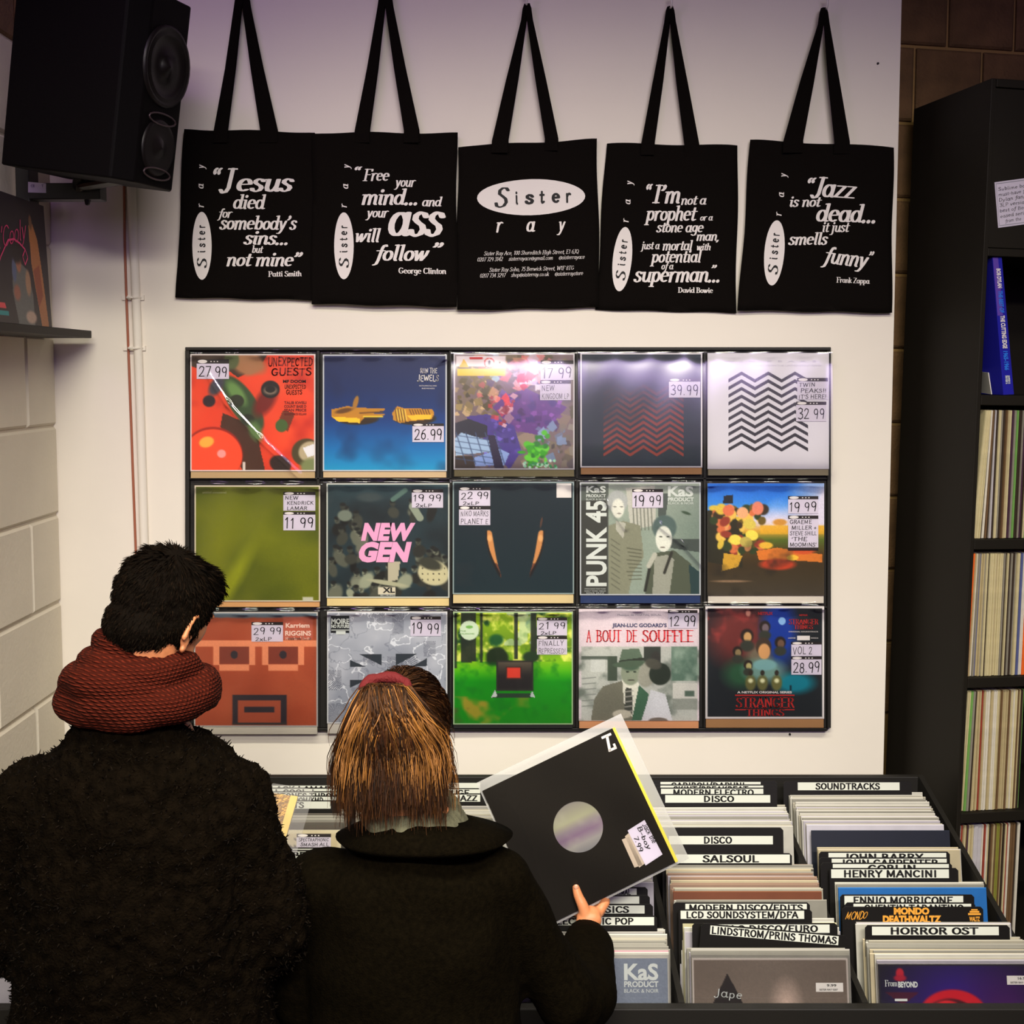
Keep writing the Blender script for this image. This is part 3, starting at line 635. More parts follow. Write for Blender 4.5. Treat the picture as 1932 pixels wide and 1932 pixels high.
def a_collage():
    c = Cv(bg=(128, 108, 110)); cols = [(120, 70, 150), (88, 60, 140), (214, 60, 66), (230, 180, 180), (120, 110, 60), (170, 190, 214), (196, 130, 90), (70, 60, 70), (150, 96, 170), (226, 206, 214)]
    r = random.Random(5)
    def facets(n, x0, x1, y0, y1, cl, s0, s1):
        for _ in range(n):
            x, y = r.uniform(x0, x1), r.uniform(y0, y1); a = r.uniform(0, 6.3); s_ = r.uniform(s0, s1)
            pts = [(x + s_ * r.uniform(.5, 1) * math.cos(a + k * 1.6), y + s_ * r.uniform(.4, 1) * math.sin(a + k * 1.6)) for k in range(4)]; b = r.choice(cl); j = r.uniform(.8, 1.2); c.poly(pts, [min(255, q * j) for q in b], r.uniform(.6, 1))
    facets(50, 0, 1, 0, 1, [(120, 110, 84), (150, 130, 110), (100, 90, 96)], .05, .12)
    facets(60, 0, .4, .15, .55, [(120, 104, 50), (150, 130, 80), (84, 74, 40), (206, 176, 130)], .02, .07)
    facets(40, .2, .7, .02, .4, [(214, 110, 110), (160, 190, 214), (230, 170, 140), (120, 96, 170)], .03, .08)
    facets(30, .5, .9, .02, .3, [(232, 214, 226), (214, 200, 220), (236, 150, 150)], .03, .09)
    c.poly([(.42, .36), (.6, .3), (.94, .46), (.82, .6), (.7, .7), (.5, .66), (.32, .46)], (104, 58, 140)); facets(60, .4, .88, .36, .66, [(112, 62, 150), (84, 46, 120), (140, 80, 170), (70, 50, 130)], .02, .06)
    c.poly([(.1, .54), (.28, .52), (.5, .62), (.56, .84), (.46, 1), (.3, .8)], (78, 60, 150)); facets(40, .25, .55, .55, .95, [(88, 66, 160), (60, 46, 120), (110, 92, 190)], .02, .05)
    facets(24, .3, .5, .36, .62, [(230, 60, 66), (240, 190, 196), (180, 60, 80)], .02, .06); facets(8, .55, .66, .18, .3, [(226, 50, 56)], .02, .06)
    c.poly([(0, .6), (.12, .56), (.28, .62), (.28, .72), (.02, .74)], (40, 40, 56)); c.poly([(0, .74), (.06, .68), (.3, .75), (.34, .84), (.02, .88)], (176, 206, 240)); c.poly([(.16, .9), (.38, .82), (.46, .86), (.42, .96), (.18, .97)], (150, 176, 236)); c.poly([(0, .88), (.16, .88), (.18, 1), (0, 1)], (66, 54, 50))
    for k in range(5): c.line(.02 + k * .08, .68, .1 + k * .08, .95, .004, (70, 90, 130)); c.line(0, .7 + k * .05, .4, .76 + k * .05, .003, (70, 90, 130))
    c.poly([(.28, .7), (.34, .7), (.42, 1), (.34, 1)], (44, 36, 66)); facets(30, .7, 1, .62, .95, [(120, 110, 100), (90, 80, 84), (160, 150, 140), (130, 150, 190)], .02, .07)
    for _ in range(46): c.blob(r.gauss(.68, .05), r.gauss(.84, .07), r.uniform(.012, .035), r.uniform(.012, .03), r.choice([(60, 170, 30), (90, 205, 30), (40, 130, 40), (110, 220, 60)]), .4)
    for _ in range(30): c.blob(r.uniform(.58, .85), r.uniform(.92, .99), .012, .012, r.choice([(160, 230, 190), (60, 150, 90), (220, 240, 230)]), .4)
    c.rect(.02, .02, .43, .11, (240, 228, 236)); c.rect(.03, .13, .425, .19, (250, 212, 40)); c.poly([(.045, .115), (.085, .045), (.125, .115)], (240, 190, 50)); c.blob(.295, .08, .045, .045, (225, 90, 90), .05); c.blob(.295, .08, .034, .034, (244, 230, 234), .05); c.blob(.295, .08, .012, .02, (60, 60, 80), .1); c.blob(.38, .08, .01, .012, (70, 60, 70), .2); c.rect(.13, .03, .24, .05, (214, 60, 60))
    c.border(.012, (225, 220, 225)); return c
def zig(c, x0, x1, y0, y1, rows, amp, th, col, fade=None):
    w = (x1 - x0) / 3; ph = (c.U - x0) / w; tri = np.abs((ph % 1) * 2 - 1)      # 1 at ends, 0 mid
    d = (c.V - (y0 + tri * amp)) / ((y1 - y0 - amp) / rows); a = ((d % 1) < th) & (d >= 0) & (d < rows) & (c.U > x0) & (c.U < x1)
    c.mix(col, a * (1.0 if fade is None else fade))
def a_zigdark():
    c = Cv(n=220, bg=(20, 38, 50)); c.mix((44, 66, 84), (c.fbm(4, 8) - .45) * 1.3); c.mix((30, 30, 60), (c.fbm(3, 2) - .5))
    zig(c, .19, .845, .27, .93, 11, .075, .5, (140, 52, 40), np.clip((c.V - .2) * 2.2 + (c.U - .5) * .5 + (c.fbm(4, 4) - .5), .08, 1)); c.border(.012, (235, 230, 235)); return c
def a_zigwhite():
    c = Cv(n=260, bg=(228, 224, 232)); zig(c, .17, .83, .158, .885, 10, .066, .46, (44, 42, 50)); return c
def a_green():
    c = Cv(bg=(110, 116, 6)); c.mix((72, 82, 2), np.clip((.25 - c.V) * 1.5, 0, .6)); c.mix((64, 78, 4), (c.fbm(2, 4) - .48) * 2)
    c.blob(.28, .85, .06, .4, (146, 152, 8), .9, 28, .8); c.blob(.2, .5, .1, .3, (128, 132, 6), 1, 10, .5); c.blob(.6, .45, .25, .12, (122, 128, 8), 1, 20, .4); c.grain(.06); c.border(.013, (228, 216, 190)); c.rect(.86, .96, .945, 1, (200, 200, 180)); return c
def a_newgen():
    c = Cv(bg=(36, 56, 62)); c.mix((24, 34, 38), (c.fbm(3, 4) - .4) * 2); c.mix((60, 96, 104), np.clip(.16 - c.V, 0, 1) * 3)  # last mix paints a pale reflected haze into the top edge
    r = random.Random(9)
    for _ in range(60):
        x, y = r.uniform(.03, .97), r.uniform(.16, .93); g = r.uniform(.35, 1)
        if .3 < x < .7 and .35 < y < .68: continue
        b = (170 * g, 176 * g, 150 * g); r_ = r.choice((.25, .45, .75, .95)); c.blob(x + .01, y + .08, r.uniform(.025, .06), r.uniform(.04, .09), [q * r_ for q in b], .35, r.uniform(-40, 40), 1, .5); c.blob(x, y, .022, .03, [q * .85 for q in b], .5, r.uniform(-20, 20)); c.blob(x, y - .018, .024, .017, (30, 32, 30), .5, 0, 1, .4); c.blob(x + .004, y + .004, .012, .007, (60, 64, 56), .8); c.blob(x - .004, y + .016, .009, .004, (54, 56, 50), .8)
    c.blob(.87, .78, .13, .11, (206, 200, 160), .15, 20); c.blob(.84, .7, .1, .05, (60, 62, 50), .4, 20)
    for k in range(14): c.blob(.78 + (k % 5) * .045, .74 + (k // 5) * .05, .006, .008, (70, 64, 50), .3)
    c.poly([(.5, .68), (.6, .68), (.58, .84), (.5, .86)], (190, 184, 160)); c.blob(.5, .87, .17, .02, (180, 180, 150), .4, 10); c.blob(.35, .12, .1, .04, (60, 74, 76), .6); c.line(.54, .14, .64, .06, .02, (90, 120, 110)); c.line(.7, .2, .76, .3, .03, (150, 160, 140))
    c.blob(.15, .28, .06, .05, (120, 130, 116), .3); c.rect(.42, .905, .56, .97, (222, 214, 190)); c.border(.012, (214, 220, 210)); return c
def a_horns():
    c = Cv(bg=(12, 34, 42)); c.mix((26, 56, 60), np.clip((c.V - .3) * .5, 0, .5))
    for s_ in (1, -1):
        cx = .515
        for k in range(22):
            t = k / 21; x = cx + s_ * (-.215 + .07 * t * t + .02 * t); y = .46 + .36 * t; ww = .034 * (1 - (t - .4) ** 2 * 1.8) * (1 - t * .5)
            c.blob(x, y, ww, .03, (214, 146, 84) if t < .8 else (120, 66, 40), .3, -12 * s_)
            c.blob(x - s_ * ww * .8, y, .008, .03, (24, 22, 20), .6, -12 * s_)
        c.blob(cx - s_ * .21, .5, .02, .03, (236, 176, 110), .5)
    c.blob(.73, .36, .008, .05, (90, 60, 44), .5, 10); c.border(.01, (150, 170, 170)); return c
def a_mono():
    c = Cv(bg=(150, 164, 150)); c.mix((96, 116, 106), np.clip((c.U - .6) * 1.3, 0, .7)); c.mix((190, 190, 180), np.clip(.4 - c.V, 0, 1) * .8)
    c.rect(0, 0, .235, 1, (60, 62, 56)); c.rect(.0, 0, .235, .16, (88, 96, 88))
    c.poly([(.38, .05), (.62, .03), (.63, .38), (.42, .42)], (196, 196, 184))
    for k in range(6): c.line(.44 + k * .03, .22, .45 + k * .03, .42, .004, (100, 104, 92))
    c.poly([(.64, .1), (.74, .1), (.7, .36), (.65, .3)], (80, 90, 84)); c.poly([(.75, .5), (1, .5), (1, .62), (.75, .58)], (70, 80, 74)); c.blob(.88, .27, .04, .012, (60, 80, 60), .5, 20)
    # two plain figures in leather jackets
    c.blob(.31, .17, .085, .1, (176, 180, 178), .2); c.blob(.315, .23, .052, .085, (226, 226, 214), .2); c.blob(.29, .215, .014, .006, (90, 90, 84), .5); c.blob(.345, .215, .014, .006, (90, 90, 84), .5); c.blob(.325, .275, .018, .006, (110, 100, 96), .5)
    c.poly([(.24, .38), (.36, .34), (.5, .38), (.53, .66), (.44, .8), (.4, 1), (.24, 1)], (138, 140, 118)); c.poly([(.3, .34), (.38, .36), (.36, .5), (.3, .42)], (186, 186, 172))
    for k in range(9): c.line(.39 + .01 * (k % 3), .58 + k * .035, .51, .6 + k * .032, .004, (86, 88, 70)); c.line(.26, .5 + k * .05, .33, .55 + k * .05, .004, (100, 102, 86))
    c.blob(.7, .4, .1, .11, (84, 104, 100), .15); c.blob(.695, .5, .068, .115, (228, 230, 218), .12); c.blob(.67, .48, .014, .006, (80, 84, 74), .5); c.blob(.73, .48, .014, .006, (80, 84, 74), .5); c.blob(.685, .575, .022, .006, (120, 110, 100), .5)
    c.poly([(.54, 1), (.58, .72), (.64, .62), (.78, .6), (.92, .72), (.93, 1)], (84, 92, 74)); c.poly([(.62, .66), (.72, .64), (.78, .68), (.74, 1), (.6, 1)], (160, 162, 148)); c.line(.76, .62, .7, .8, .012, (50, 50, 42)); c.line(.58, .74, .54, .96, .012, (44, 46, 38)); c.line(.62, .64, .57, .74, .02, (190, 190, 176))
    c.poly([(.9, .72), (1, .8), (1, 1), (.92, 1)], (40, 66, 66)); c.grain(.08); c.border(.012, (200, 205, 210)); return c
def a_meadow():
    c = Cv().grad([(0, (20, 106, 214)), (.2, (60, 146, 232)), (.33, (220, 214, 236)), (.42, (220, 170, 60)), (.5, (90, 110, 30)), (.62, (80, 60, 20)), (.72, (64, 50, 22)), (1, (70, 62, 48))])
    c.mix((228, 222, 240), np.clip((c.U - .52) * 3 + (c.V - .22) * 4 + (c.fbm(3, 2) - .5), 0, 1) * (c.V < .38)); c.poly([(0, .24), (.2, .2), (.3, .4), (.3, .75), (0, .7)], (44, 42, 22)); c.blob(.62, .345, .06, .03, (210, 150, 60), .4)
    c.rect(.45, .37, 1, .45, (232, 178, 40), .8)
    r = random.Random(4)          # loose warm daubs of paint, no figures
    for _ in range(60):
        x, y = r.uniform(.05, .48), r.uniform(.2, .62); c.blob(x, y, r.uniform(.02, .05), r.uniform(.02, .05), r.choice([(220, 120, 70), (240, 200, 90), (60, 46, 24), (236, 160, 100), (110, 90, 30), (226, 196, 70), (150, 60, 40), (48, 66, 30)]), .3, r.uniform(0, 90))
    c.poly([(.14, .11), (.22, .1), (.22, .18), (.13, .18)], (34, 36, 40))
    c.blob(.18, .24, .05, .05, (224, 120, 80), .2); c.blob(.3, .26, .05, .05, (240, 180, 130), .2); c.blob(.43, .22, .05, .06, (236, 140, 110), .2)
    for x, y, q in ((.24, .5, 1), (.38, .46, 1), (.36, .36, .9), (.33, .52, .8)): c.blob(x, y, .055, .045, (246 * q, 226 * q, 90), .15, 20)
    c.poly([(.14, .62), (.3, .64), (.26, .74), (.12, .78)], (214, 166, 50)); c.poly([(.42, .6), (.6, .57), (.78, .6), (.98, .63), (.98, .7), (.7, .68), (.44, .68)], (222, 128, 44)); c.blob(.6, .72, .15, .05, (196, 66, 30), .4); c.blob(.73, .66, .05, .025, (246, 200, 60), .2); c.blob(.5, .55, .06, .03, (236, 190, 60), .3); c.blob(.82, .6, .1, .03, (214, 90, 40), .5)
    c.mix((40, 34, 20), (c.fbm(8, 6) - .55) * 2 * (c.V > .5)); c.blob(.2, .87, .15, .01, (150, 120, 90), .8); c.grain(.08); return c
def a_face():
    c = Cv(bg=(172, 78, 48)); c.mix((190, 96, 60), (c.fbm(3, 3) - .4) * 1.2); c.mix((104, 122, 134), np.clip((.045 + .02 * c.fbm(9, 2) - c.V) * 60, 0, 1))
    L_, D_ = (240, 152, 108), (52, 46, 52)
    c.rect(0, .245, .995, .3, L_)
    for x in (.155, .55): c.rect(x, .29, x + .05, .46, L_); c.rect(x + .29, .29, x + .34, .46, L_); c.rect(x + .05, .3, x + .29, .45, (134, 62, 46)); c.rect(x + .05, .455, x + .29, .51, L_); c.blob(x + .17, .37, .03, .035, D_, .1)
    c.rect(.31, .72, .75, .98, D_); c.rect(.355, .77, .7, .98, (176, 84, 56)); c.rect(.31, .965, .75, .985, (60, 56, 54)); c.rect(.405, .825, .65, .875, D_); c.rect(.72, .04, .96, .235, (196, 104, 84), .8)
    c.grain(.05); c.border(.01, (190, 190, 186)); return c
def a_moire():
    c = Cv(n=240, bg=(160, 166, 178)); c.mix((196, 200, 208), (c.fbm(4, 3) - .4) * 2); n1 = c.fbm(7, 11, 4); c.mix((236, 240, 246), (np.abs(n1 - .5) < .018) * .9); c.mix((120, 126, 140), (np.abs(c.fbm(6, 14, 4) - .5) < .012) * .5)
    def hatch(mask, x, y, fr, a=.8): ang = np.arctan2(c.V - y, c.U - x); c.mix((70, 74, 90), mask * ((np.sin(ang * fr) > .35)) * a)
    hatch((c.U > .5) & (c.U < .75) & (c.V > .4) & (c.V < .56), .45, .62, 130); hatch((c.U > .88) & (c.V > .72), .6, .8, 200); hatch((c.U > .36) & (c.U < .48) & (c.V < .1), .2, .2, 160); hatch((c.U < .12) & (c.V > .52) & (c.V < .7), .3, .4, 160); hatch((c.U < .18) & (c.V > .82), .3, .8, 180); hatch((c.U > .54) & (c.U < .64) & (c.V < .2), .4, .0, 170); hatch((c.U > .8) & (c.U < .9) & (c.V > .26) & (c.V < .4), .7, .5, 180); hatch((c.U > .3) & (c.U < .4) & (c.V > .38) & (c.V < .46), .2, .2, 200)
    D_ = (50, 58, 66)
    for p in ([(.27, .38), (.455, .38), (.455, .48)], [(.57, .375), (.75, .375), (.57, .48)], [(.19, .43), (.19, .49), (.32, .49)], [(.83, .415), (.83, .485), (.7, .49)], [(.19, .61), (.33, .61), (.19, .68)], [(.71, .605), (.83, .605), (.83, .665)]): c.poly(p, D_)
    c.poly([(.28, .71), (.455, .62), (.455, .7)], (110, 112, 118)); c.poly([(.57, .62), (.75, .71), (.57, .7)], (112, 112, 108)); c.rect(.03, .035, .185, .19, (30, 34, 38)); c.border(.01, (220, 222, 224)); return c
def a_wood():
    c = Cv(bg=(40, 150, 10)).grad([(0, (150, 190, 20)), (.3, (110, 150, 20)), (.44, (140, 200, 20)), (.52, (90, 190, 0)), (.62, (10, 150, 10)), (1, (20, 140, 14))])
    top = c.V < .44; n1 = c.fbm(14, 3, 4); c.mix((236, 244, 110), top * (n1 - .44) * 5); c.mix((16, 70, 20), top * (.46 - c.fbm(10, 6, 4)) * 6); c.mix((190, 214, 200), top * ((np.abs(c.U - .53) < .13) & (c.V < .3)) * (c.fbm(9, 7) > .45) * .6)
    for x, w, y in ((.11, .045, .45), (.525, .016, .42), (.67, .024, .42), (.235, .012, .45), (.02, .012, .5), (.17, .02, .44)): c.rect(x - w, 0, x + w, y, (34, 44, 34), .92)
    c.blob(.36, .4, .1, .08, (24, 46, 16), .3, wob=.5); c.blob(.36, .25, .06, .05, (20, 90, 40), .5); c.blob(.65, .4, .07, .05, (30, 60, 30), .4)
    low = c.V > .44; c.mix((6, 120, 20), low * (c.fbm(12, 9, 4) - .5) * 2); c.mix((160, 150, 40), low * (c.V > .75) * (c.fbm(5, 12, 3) - .56) * 6); c.mix((100, 80, 50), ((c.U < .2) & (c.V > .85)) * (c.fbm(8, 2) - .4) * 2)
    c.poly([(.35, .72), (.68, .72), (.65, .76), (.32, .76)], (44, 58, 50), .9); c.poly([(.315, .76), (.35, .69), (.37, .75)], (210, 216, 214)); c.poly([(.685, .76), (.66, .7), (.64, .75)], (200, 210, 210))
    c.rect(.36, .43, .67, .7, (44, 42, 40)); c.rect(.375, .445, .655, .68, (120, 106, 84), .7); c.mix((30, 28, 30), ((c.U > .375) & (c.U < .655) & (c.V > .445) & (c.V < .68)) * np.clip((c.V - .44) * 7, 0, .92))
    c.rect(.44, .485, .57, .6, (60, 40, 34)); c.rect(.45, .495, .56, .585, (226, 66, 46)); c.blob(.135, .165, .08, .085, (214, 232, 206), .05); c.blob(.135, .135, .03, .014, (120, 180, 90), .3); c.border(.01, (170, 200, 150)); return c
def a_film():
    c = Cv(bg=(230, 216, 222)); g = c.V > .33
    c.rect(.02, .335, .985, 1, (196, 200, 192)); c.mix((120, 130, 120), g * (c.fbm(7, 5, 4) - .52) * 4)
    c.rect(.77, .335, .985, .64, (96, 124, 108)); c.mix((150, 172, 156), (c.U > .77) * g * (c.V < .64) * (c.fbm(10, 8) - .45) * 3); c.rect(.78, .66, .985, .8, (214, 214, 206)); c.rect(.88, .73, .96, .78, (90, 110, 96)); c.rect(.78, .8, .985, .9, (140, 146, 136), .7)
    c.rect(.54, .335, .68, .5, (60, 66, 60)); c.rect(.02, .42, .3, .45, (90, 100, 90)); c.rect(.1, .45, .22, .56, (210, 214, 208)); c.rect(.24, .42, .32, .64, (70, 84, 70)); c.blob(.64, .43, .04, .05, (60, 60, 56), .3)
    for k in range(6): c.line(.03, .62 + k * .05, .14, .61 + k * .05, .004, (130, 136, 130))
    # a plain man in a hat and a dark haired woman
    c.poly([(.1, 1), (.13, .8), (.2, .69), (.36, .64), (.5, .7), (.56, 1)], (122, 122, 106)); c.poly([(.36, .62), (.5, .66), (.46, .98), (.38, .9)], (236, 236, 220)); c.poly([(.39, .7), (.44, .71), (.45, .95), (.38, .9)], (70, 74, 66)); c.poly([(.5, .68), (.58, .76), (.55, 1), (.44, 1)], (70, 110, 84))
    for k in range(5): c.line(.385, .74 + k * .045, .45, .73 + k * .045, .005, (170, 170, 160))
    c.blob(.43, .57, .08, .11, (150, 160, 138), .12); c.blob(.43, .5, .08, .05, (80, 104, 84), .4); c.blob(.405, .56, .014, .006, (50, 60, 50), .4); c.blob(.465, .56, .014, .006, (50, 60, 50), .4); c.blob(.435, .635, .03, .007, (90, 90, 78), .4)
    c.poly([(.33, .48), (.36, .36), (.5, .35), (.54, .46)], (100, 120, 100)); c.poly([(.33, .46), (.54, .43), (.54, .46), (.33, .49)], (56, 64, 54)); c.blob(.43, .49, .15, .03, (84, 104, 84), .15, -4)
    c.poly([(.6, .72), (.72, .76), (.78, 1), (.52, 1)], (220, 222, 226)); c.blob(.57, .58, .075, .12, (166, 166, 152), .15, 15); c.blob(.675, .58, .09, .1, (46, 56, 46), .12); c.blob(.62, .49, .07, .045, (84, 84, 74), .3, 20); c.blob(.36, .94, .08, .04, (200, 196, 178), .2); c.blob(.66, 1, .08, .03, (120, 110, 100), .2); c.grain(.08, 4)
    return c
def a_series():
    c = Cv(bg=(30, 36, 40)); c.blob(.28, .25, .24, .26, (116, 50, 46), .9); c.mix((150, 60, 56), (c.fbm(9, 3, 3) - .6) * 5 * (c.V < .4) * (c.U < .5)); c.blob(.62, .22, .14, .3, (20, 60, 160), .7); c.blob(.645, .13, .03, .034, (150, 200, 246), .15)
    c.blob(.45, .45, .1, .1, (120, 110, 90), .8); c.blob(.3, .6, .14, .12, (44, 90, 60), .9); c.blob(.75, .68, .16, .09, (10, 130, 150), .7); c.blob(.5, .57, .16, .1, (120, 160, 150), .8); c.blob(.36, .06, .02, .03, (220, 150, 130), .6)
    # anonymous soft portraits in a glow
    for x, y, s_, f in ((.35, .26, 1.0, (214, 170, 110)), (.5, .18, .85, (120, 104, 110)), (.63, .32, .85, (120, 90, 70)), (.27, .4, .75, (150, 130, 90)), (.36, .52, .7, (190, 180, 120))):
        c.blob(x, y, .055 * s_, .062 * s_, (44, 34, 28), .3); c.blob(x + .005, y + .012, .033 * s_, .044 * s_, f, .3); c.blob(x, y + .09 * s_, .06 * s_, .05 * s_, (56, 60, 50), .4)
    c.blob(.49, .36, .065, .085, (70, 56, 44), .15); c.blob(.495, .4, .05, .07, (226, 170, 110), .2); c.blob(.5, .52, .1, .05, (130, 180, 180), .3)
    for x in (.38, .48, .6): c.blob(x, .68, .045, .07, (110, 108, 60), .4); c.blob(x, .59, .018, .025, (54, 46, 36), .3); c.blob(x, .66, .02, .02, (240, 240, 190), .8)
    c.rect(.71, .7, .725, .75, (14, 40, 50)); c.border(.016, (232, 228, 226)); return c

# ---- the black display frame ------------------------------------
bt = thing('display_board', P(958, 1380, YW), 'black framed display board with fifteen covers, three rows of five, on the white wall', 'display board')
m = M(); a, b = P(354, 658, YW - .006), P(1560, 1376, YW - .006)
m.slab(P(354, 1378, YW - .006), P(1562, 1378, YW - .006), P(1564, 658, YW - .006), P(352, 658, YW - .006), .006); m.build('back_panel', m_black, bt)
def bar(px0, py0, px1, py1, y0, y1, name='frame_rail', mt=m_black):
    q = [P(px0, py1, y0), P(px1, py1, y0), P(px1, py0, y0), P(px0, py0, y0)]
    m = M(); m.slab(*q, y1 - y0); return m.build(name, mt, bt, bevel=.0015)
bar(349, 655, 1568, 661, YW - .022, YW - .006); bar(354, 1374, 1560, 1380, YW - .018, YW - .006)
bar(349, 661, 357, 1374, YW - .022, YW - .006); bar(1561, 661, 1568, 1374, YW - .018, YW - .006)
for x in (600, 850, 1089, 1330): bar(x - 3, 661, x + 3, 1374, YW - .018, YW - .006, 'frame_divider')
for y in (903, 1146): bar(357, y - 2, 1561, y + 2, YW - .018, YW - .006, 'frame_ledge')

COV = [ # x0 x1 y0 y1 strip, strip colour, paint, label
 (359, 595, 668, 889, 902, (196, 168, 122), a_red, 'red cover with bottles and a dark green oval shape, top left of the display'),
 (609, 843, 669, 889, 901, (214, 184, 142), a_blue, 'deep blue cover with two golden shapes in the display'),
 (856, 1084, 667, 886, 899, (150, 138, 96), a_collage, 'busy purple and red collage cover in the top row of the display'),
 (1095, 1325, 666, 882, 895, (192, 140, 88), a_zigdark, 'dark cover with rusty red zigzag lines in the top row of the display'),
 (1335, 1564, 666, 885, 897, (160, 148, 116), a_zigwhite, 'white cover with black zigzag lines, top right of the display'),
 (367, 604, 916, 1135, 1145, (222, 166, 106), a_green, 'plain olive green cover above the dark haired man'),
 (616, 848, 912, 1128, 1143, (238, 214, 150), a_newgen, 'dark crowd photo cover with large pink two word title'),
 (854, 1083, 909, 1121, 1138, (226, 204, 150), a_horns, 'near black cover with two thin curved orange shapes in the centre of the display'),
 (1094, 1322, 910, 1123, 1138, (24, 50, 100), a_mono, 'grey photo cover of two people in jackets beside vertical white lettering'),
 (1335, 1555, 912, 1124, 1138, (222, 214, 200), a_meadow, 'cover with blue sky over a yellow and orange painted meadow'),
 (366, 599.5, 1155, 1371, 1385, (220, 214, 196), a_face, 'rust brown cover with a blocky geometric face behind the man'),
 (617, 844, 1154, 1365, 1384, (214, 208, 196), a_moire, 'pale grey marbled cover with dark wedge shapes above the woman'),
 (855, 1081, 1154, 1367, 1374, (30, 32, 28), a_wood, 'bright green woodland cover with a dark box holding a red screen'),
 (1092, 1319, 1149, 1360, 1374, (226, 160, 110), a_film, 'pale cover with a red French title over a grey photo of a couple'),
 (1331, 1555, 1144, 1356, 1373, (178, 132, 84), a_series, 'dark glowing poster cover with red block title, bottom right of the display')]
YA = YW - .030
YT = YA - .0016
def wm(o): return lambda px, py: P(px, py, YA - o)
m_thead = K('tag_header', (36, 26, 26), .5)
def price_tag(t, x0, x1, yh, yw, yb, rows, mp, mpt, foot=False):
    m = M(); rect(m, x0, yw, x1, yb, mp); tg = m.build('price_tag', m_lilac, t)
    m = M(); rect(m, x0, yh, x1, yw, mp)
    if foot: rect(m, x0, yb, x1, yb + 5.5, mp)
    m.build('tag_header', m_thead, tg)
    m = M(); oval(m, x0 + 11, (yh + yw) / 2, 9, (yw - yh) * .42, mpt, n=16)
    for k in range(3): rect(m, x0 + 26 + k * 6, (yh + yw) / 2 - .8, x0 + 28.5 + k * 6, (yh + yw) / 2 + 1, mpt)
    m.build('tag_oval', m_ink, tg)
    m = M(); n = len(rows); H = (yb - yw) / n
    big = [2.0 if r[:1].isdigit() and n > 1 and 'x' not in r else 1 for r in rows]; tot = sum(big); y = yw
    for r, bg in zip(rows, big):
        h = (yb - yw) * bg / tot; W_ = x1 - x0; ln = len(r.strip())
        fw = min(.9, .1 + ln * (.16 if r[:1].isdigit() and 'x' not in r else .105)); xo = .06 + (.06 if r.startswith(' ') else 0); fw = min(fw, .94 - xo)
        hand(m, r.strip(), (x0 + W_ * xo, y + h * .86), (x0 + W_ * (xo + fw), y + h * .82), h * .64, mpt, w=.045 if h > 14 else .06)
        y += h
    m.build('handwriting', m_dark, tg)
TAGS = {0: [(371, 432, 678, 686, 715, ['27.99'])], 1: [(778, 837.5, 799, 804, 834, ['26.99'])], 2: [(1020, 1082, 680, 687, 717, ['17 99']), (1019, 1077, 717.6, 724, 755, ['NEW', 'KINGDOM LP'])],
 3: [(1262, 1321, 714, 720, 750, ['39.99'])], 4: [(1504, 1562, 713, 719.7, 754, ['TWIN', ' PEAKS!!', 'IT\'S HERE!']), (1502, 1559, 757.7, 764, 795, ['32 99'])],
 5: [(534.6, 595, 928, 934, 963.6, ['NEW', ' KENDRICK', '   LAMAR']), (534.6, 595, 965.7, 971, 1000.7, ['11 99'])], 6: [(777, 836, 923, 929.4, 958, ['19 99', ' 2xLP'])],
 7: [(866, 925, 919, 925, 954.4, ['22 99', ' 2xLP']), (866, 925, 955, 961.4, 990.7, ['NIKO MARKS', 'PLANET E'])], 8: [(1193, 1251, 922.6, 928.6, 958, ['19 99'])],
 9: [(1487, 1544, 936, 942, 969, ['19 99']), (1487, 1544, 972.6, 979, 1033, ['GRAEME', ' MILLER +', 'STEVE SHILL', " 'THE", "MOOMINS'"])], 10: [(474.5, 534, 1173.6, 1179.5, 1210.6, ['29 99', ' 2xLP'])],
 11: [(774.5, 832, 1163, 1169, 1200, ['19 99'])], 12: [(1013, 1070, 1165, 1170.6, 1199, ['21 99', ' 2xLP']), (1013, 1070, 1200, 1206, 1235, ['FINALLY', 'REPRESSED!'])], 13: [(1260.5, 1316, 1151, 1156.7, 1185.6, ['12 99'])],
 14: [(1493, 1550, 1211, 1216, 1238, ['VOL 2']), (1493, 1550, 1239, 1244, 1273, ['28.99'])]}
m_plastic_top = clear('clear_sleeve_soft', refl=.09, rough=.2)
mt_pink, mt_red, mt_grey, mt_navy, mt_pale, mt_redk = K('pink_ink', (238, 172, 210), .5), K('red_ink', (222, 60, 66), .5), K('grey_ink', (150, 150, 160), .6), K('navy_ink', (70, 74, 110), .5), K('pale_ink', (216, 222, 216), .5), K('deep_red_ink', (196, 44, 40), .5)
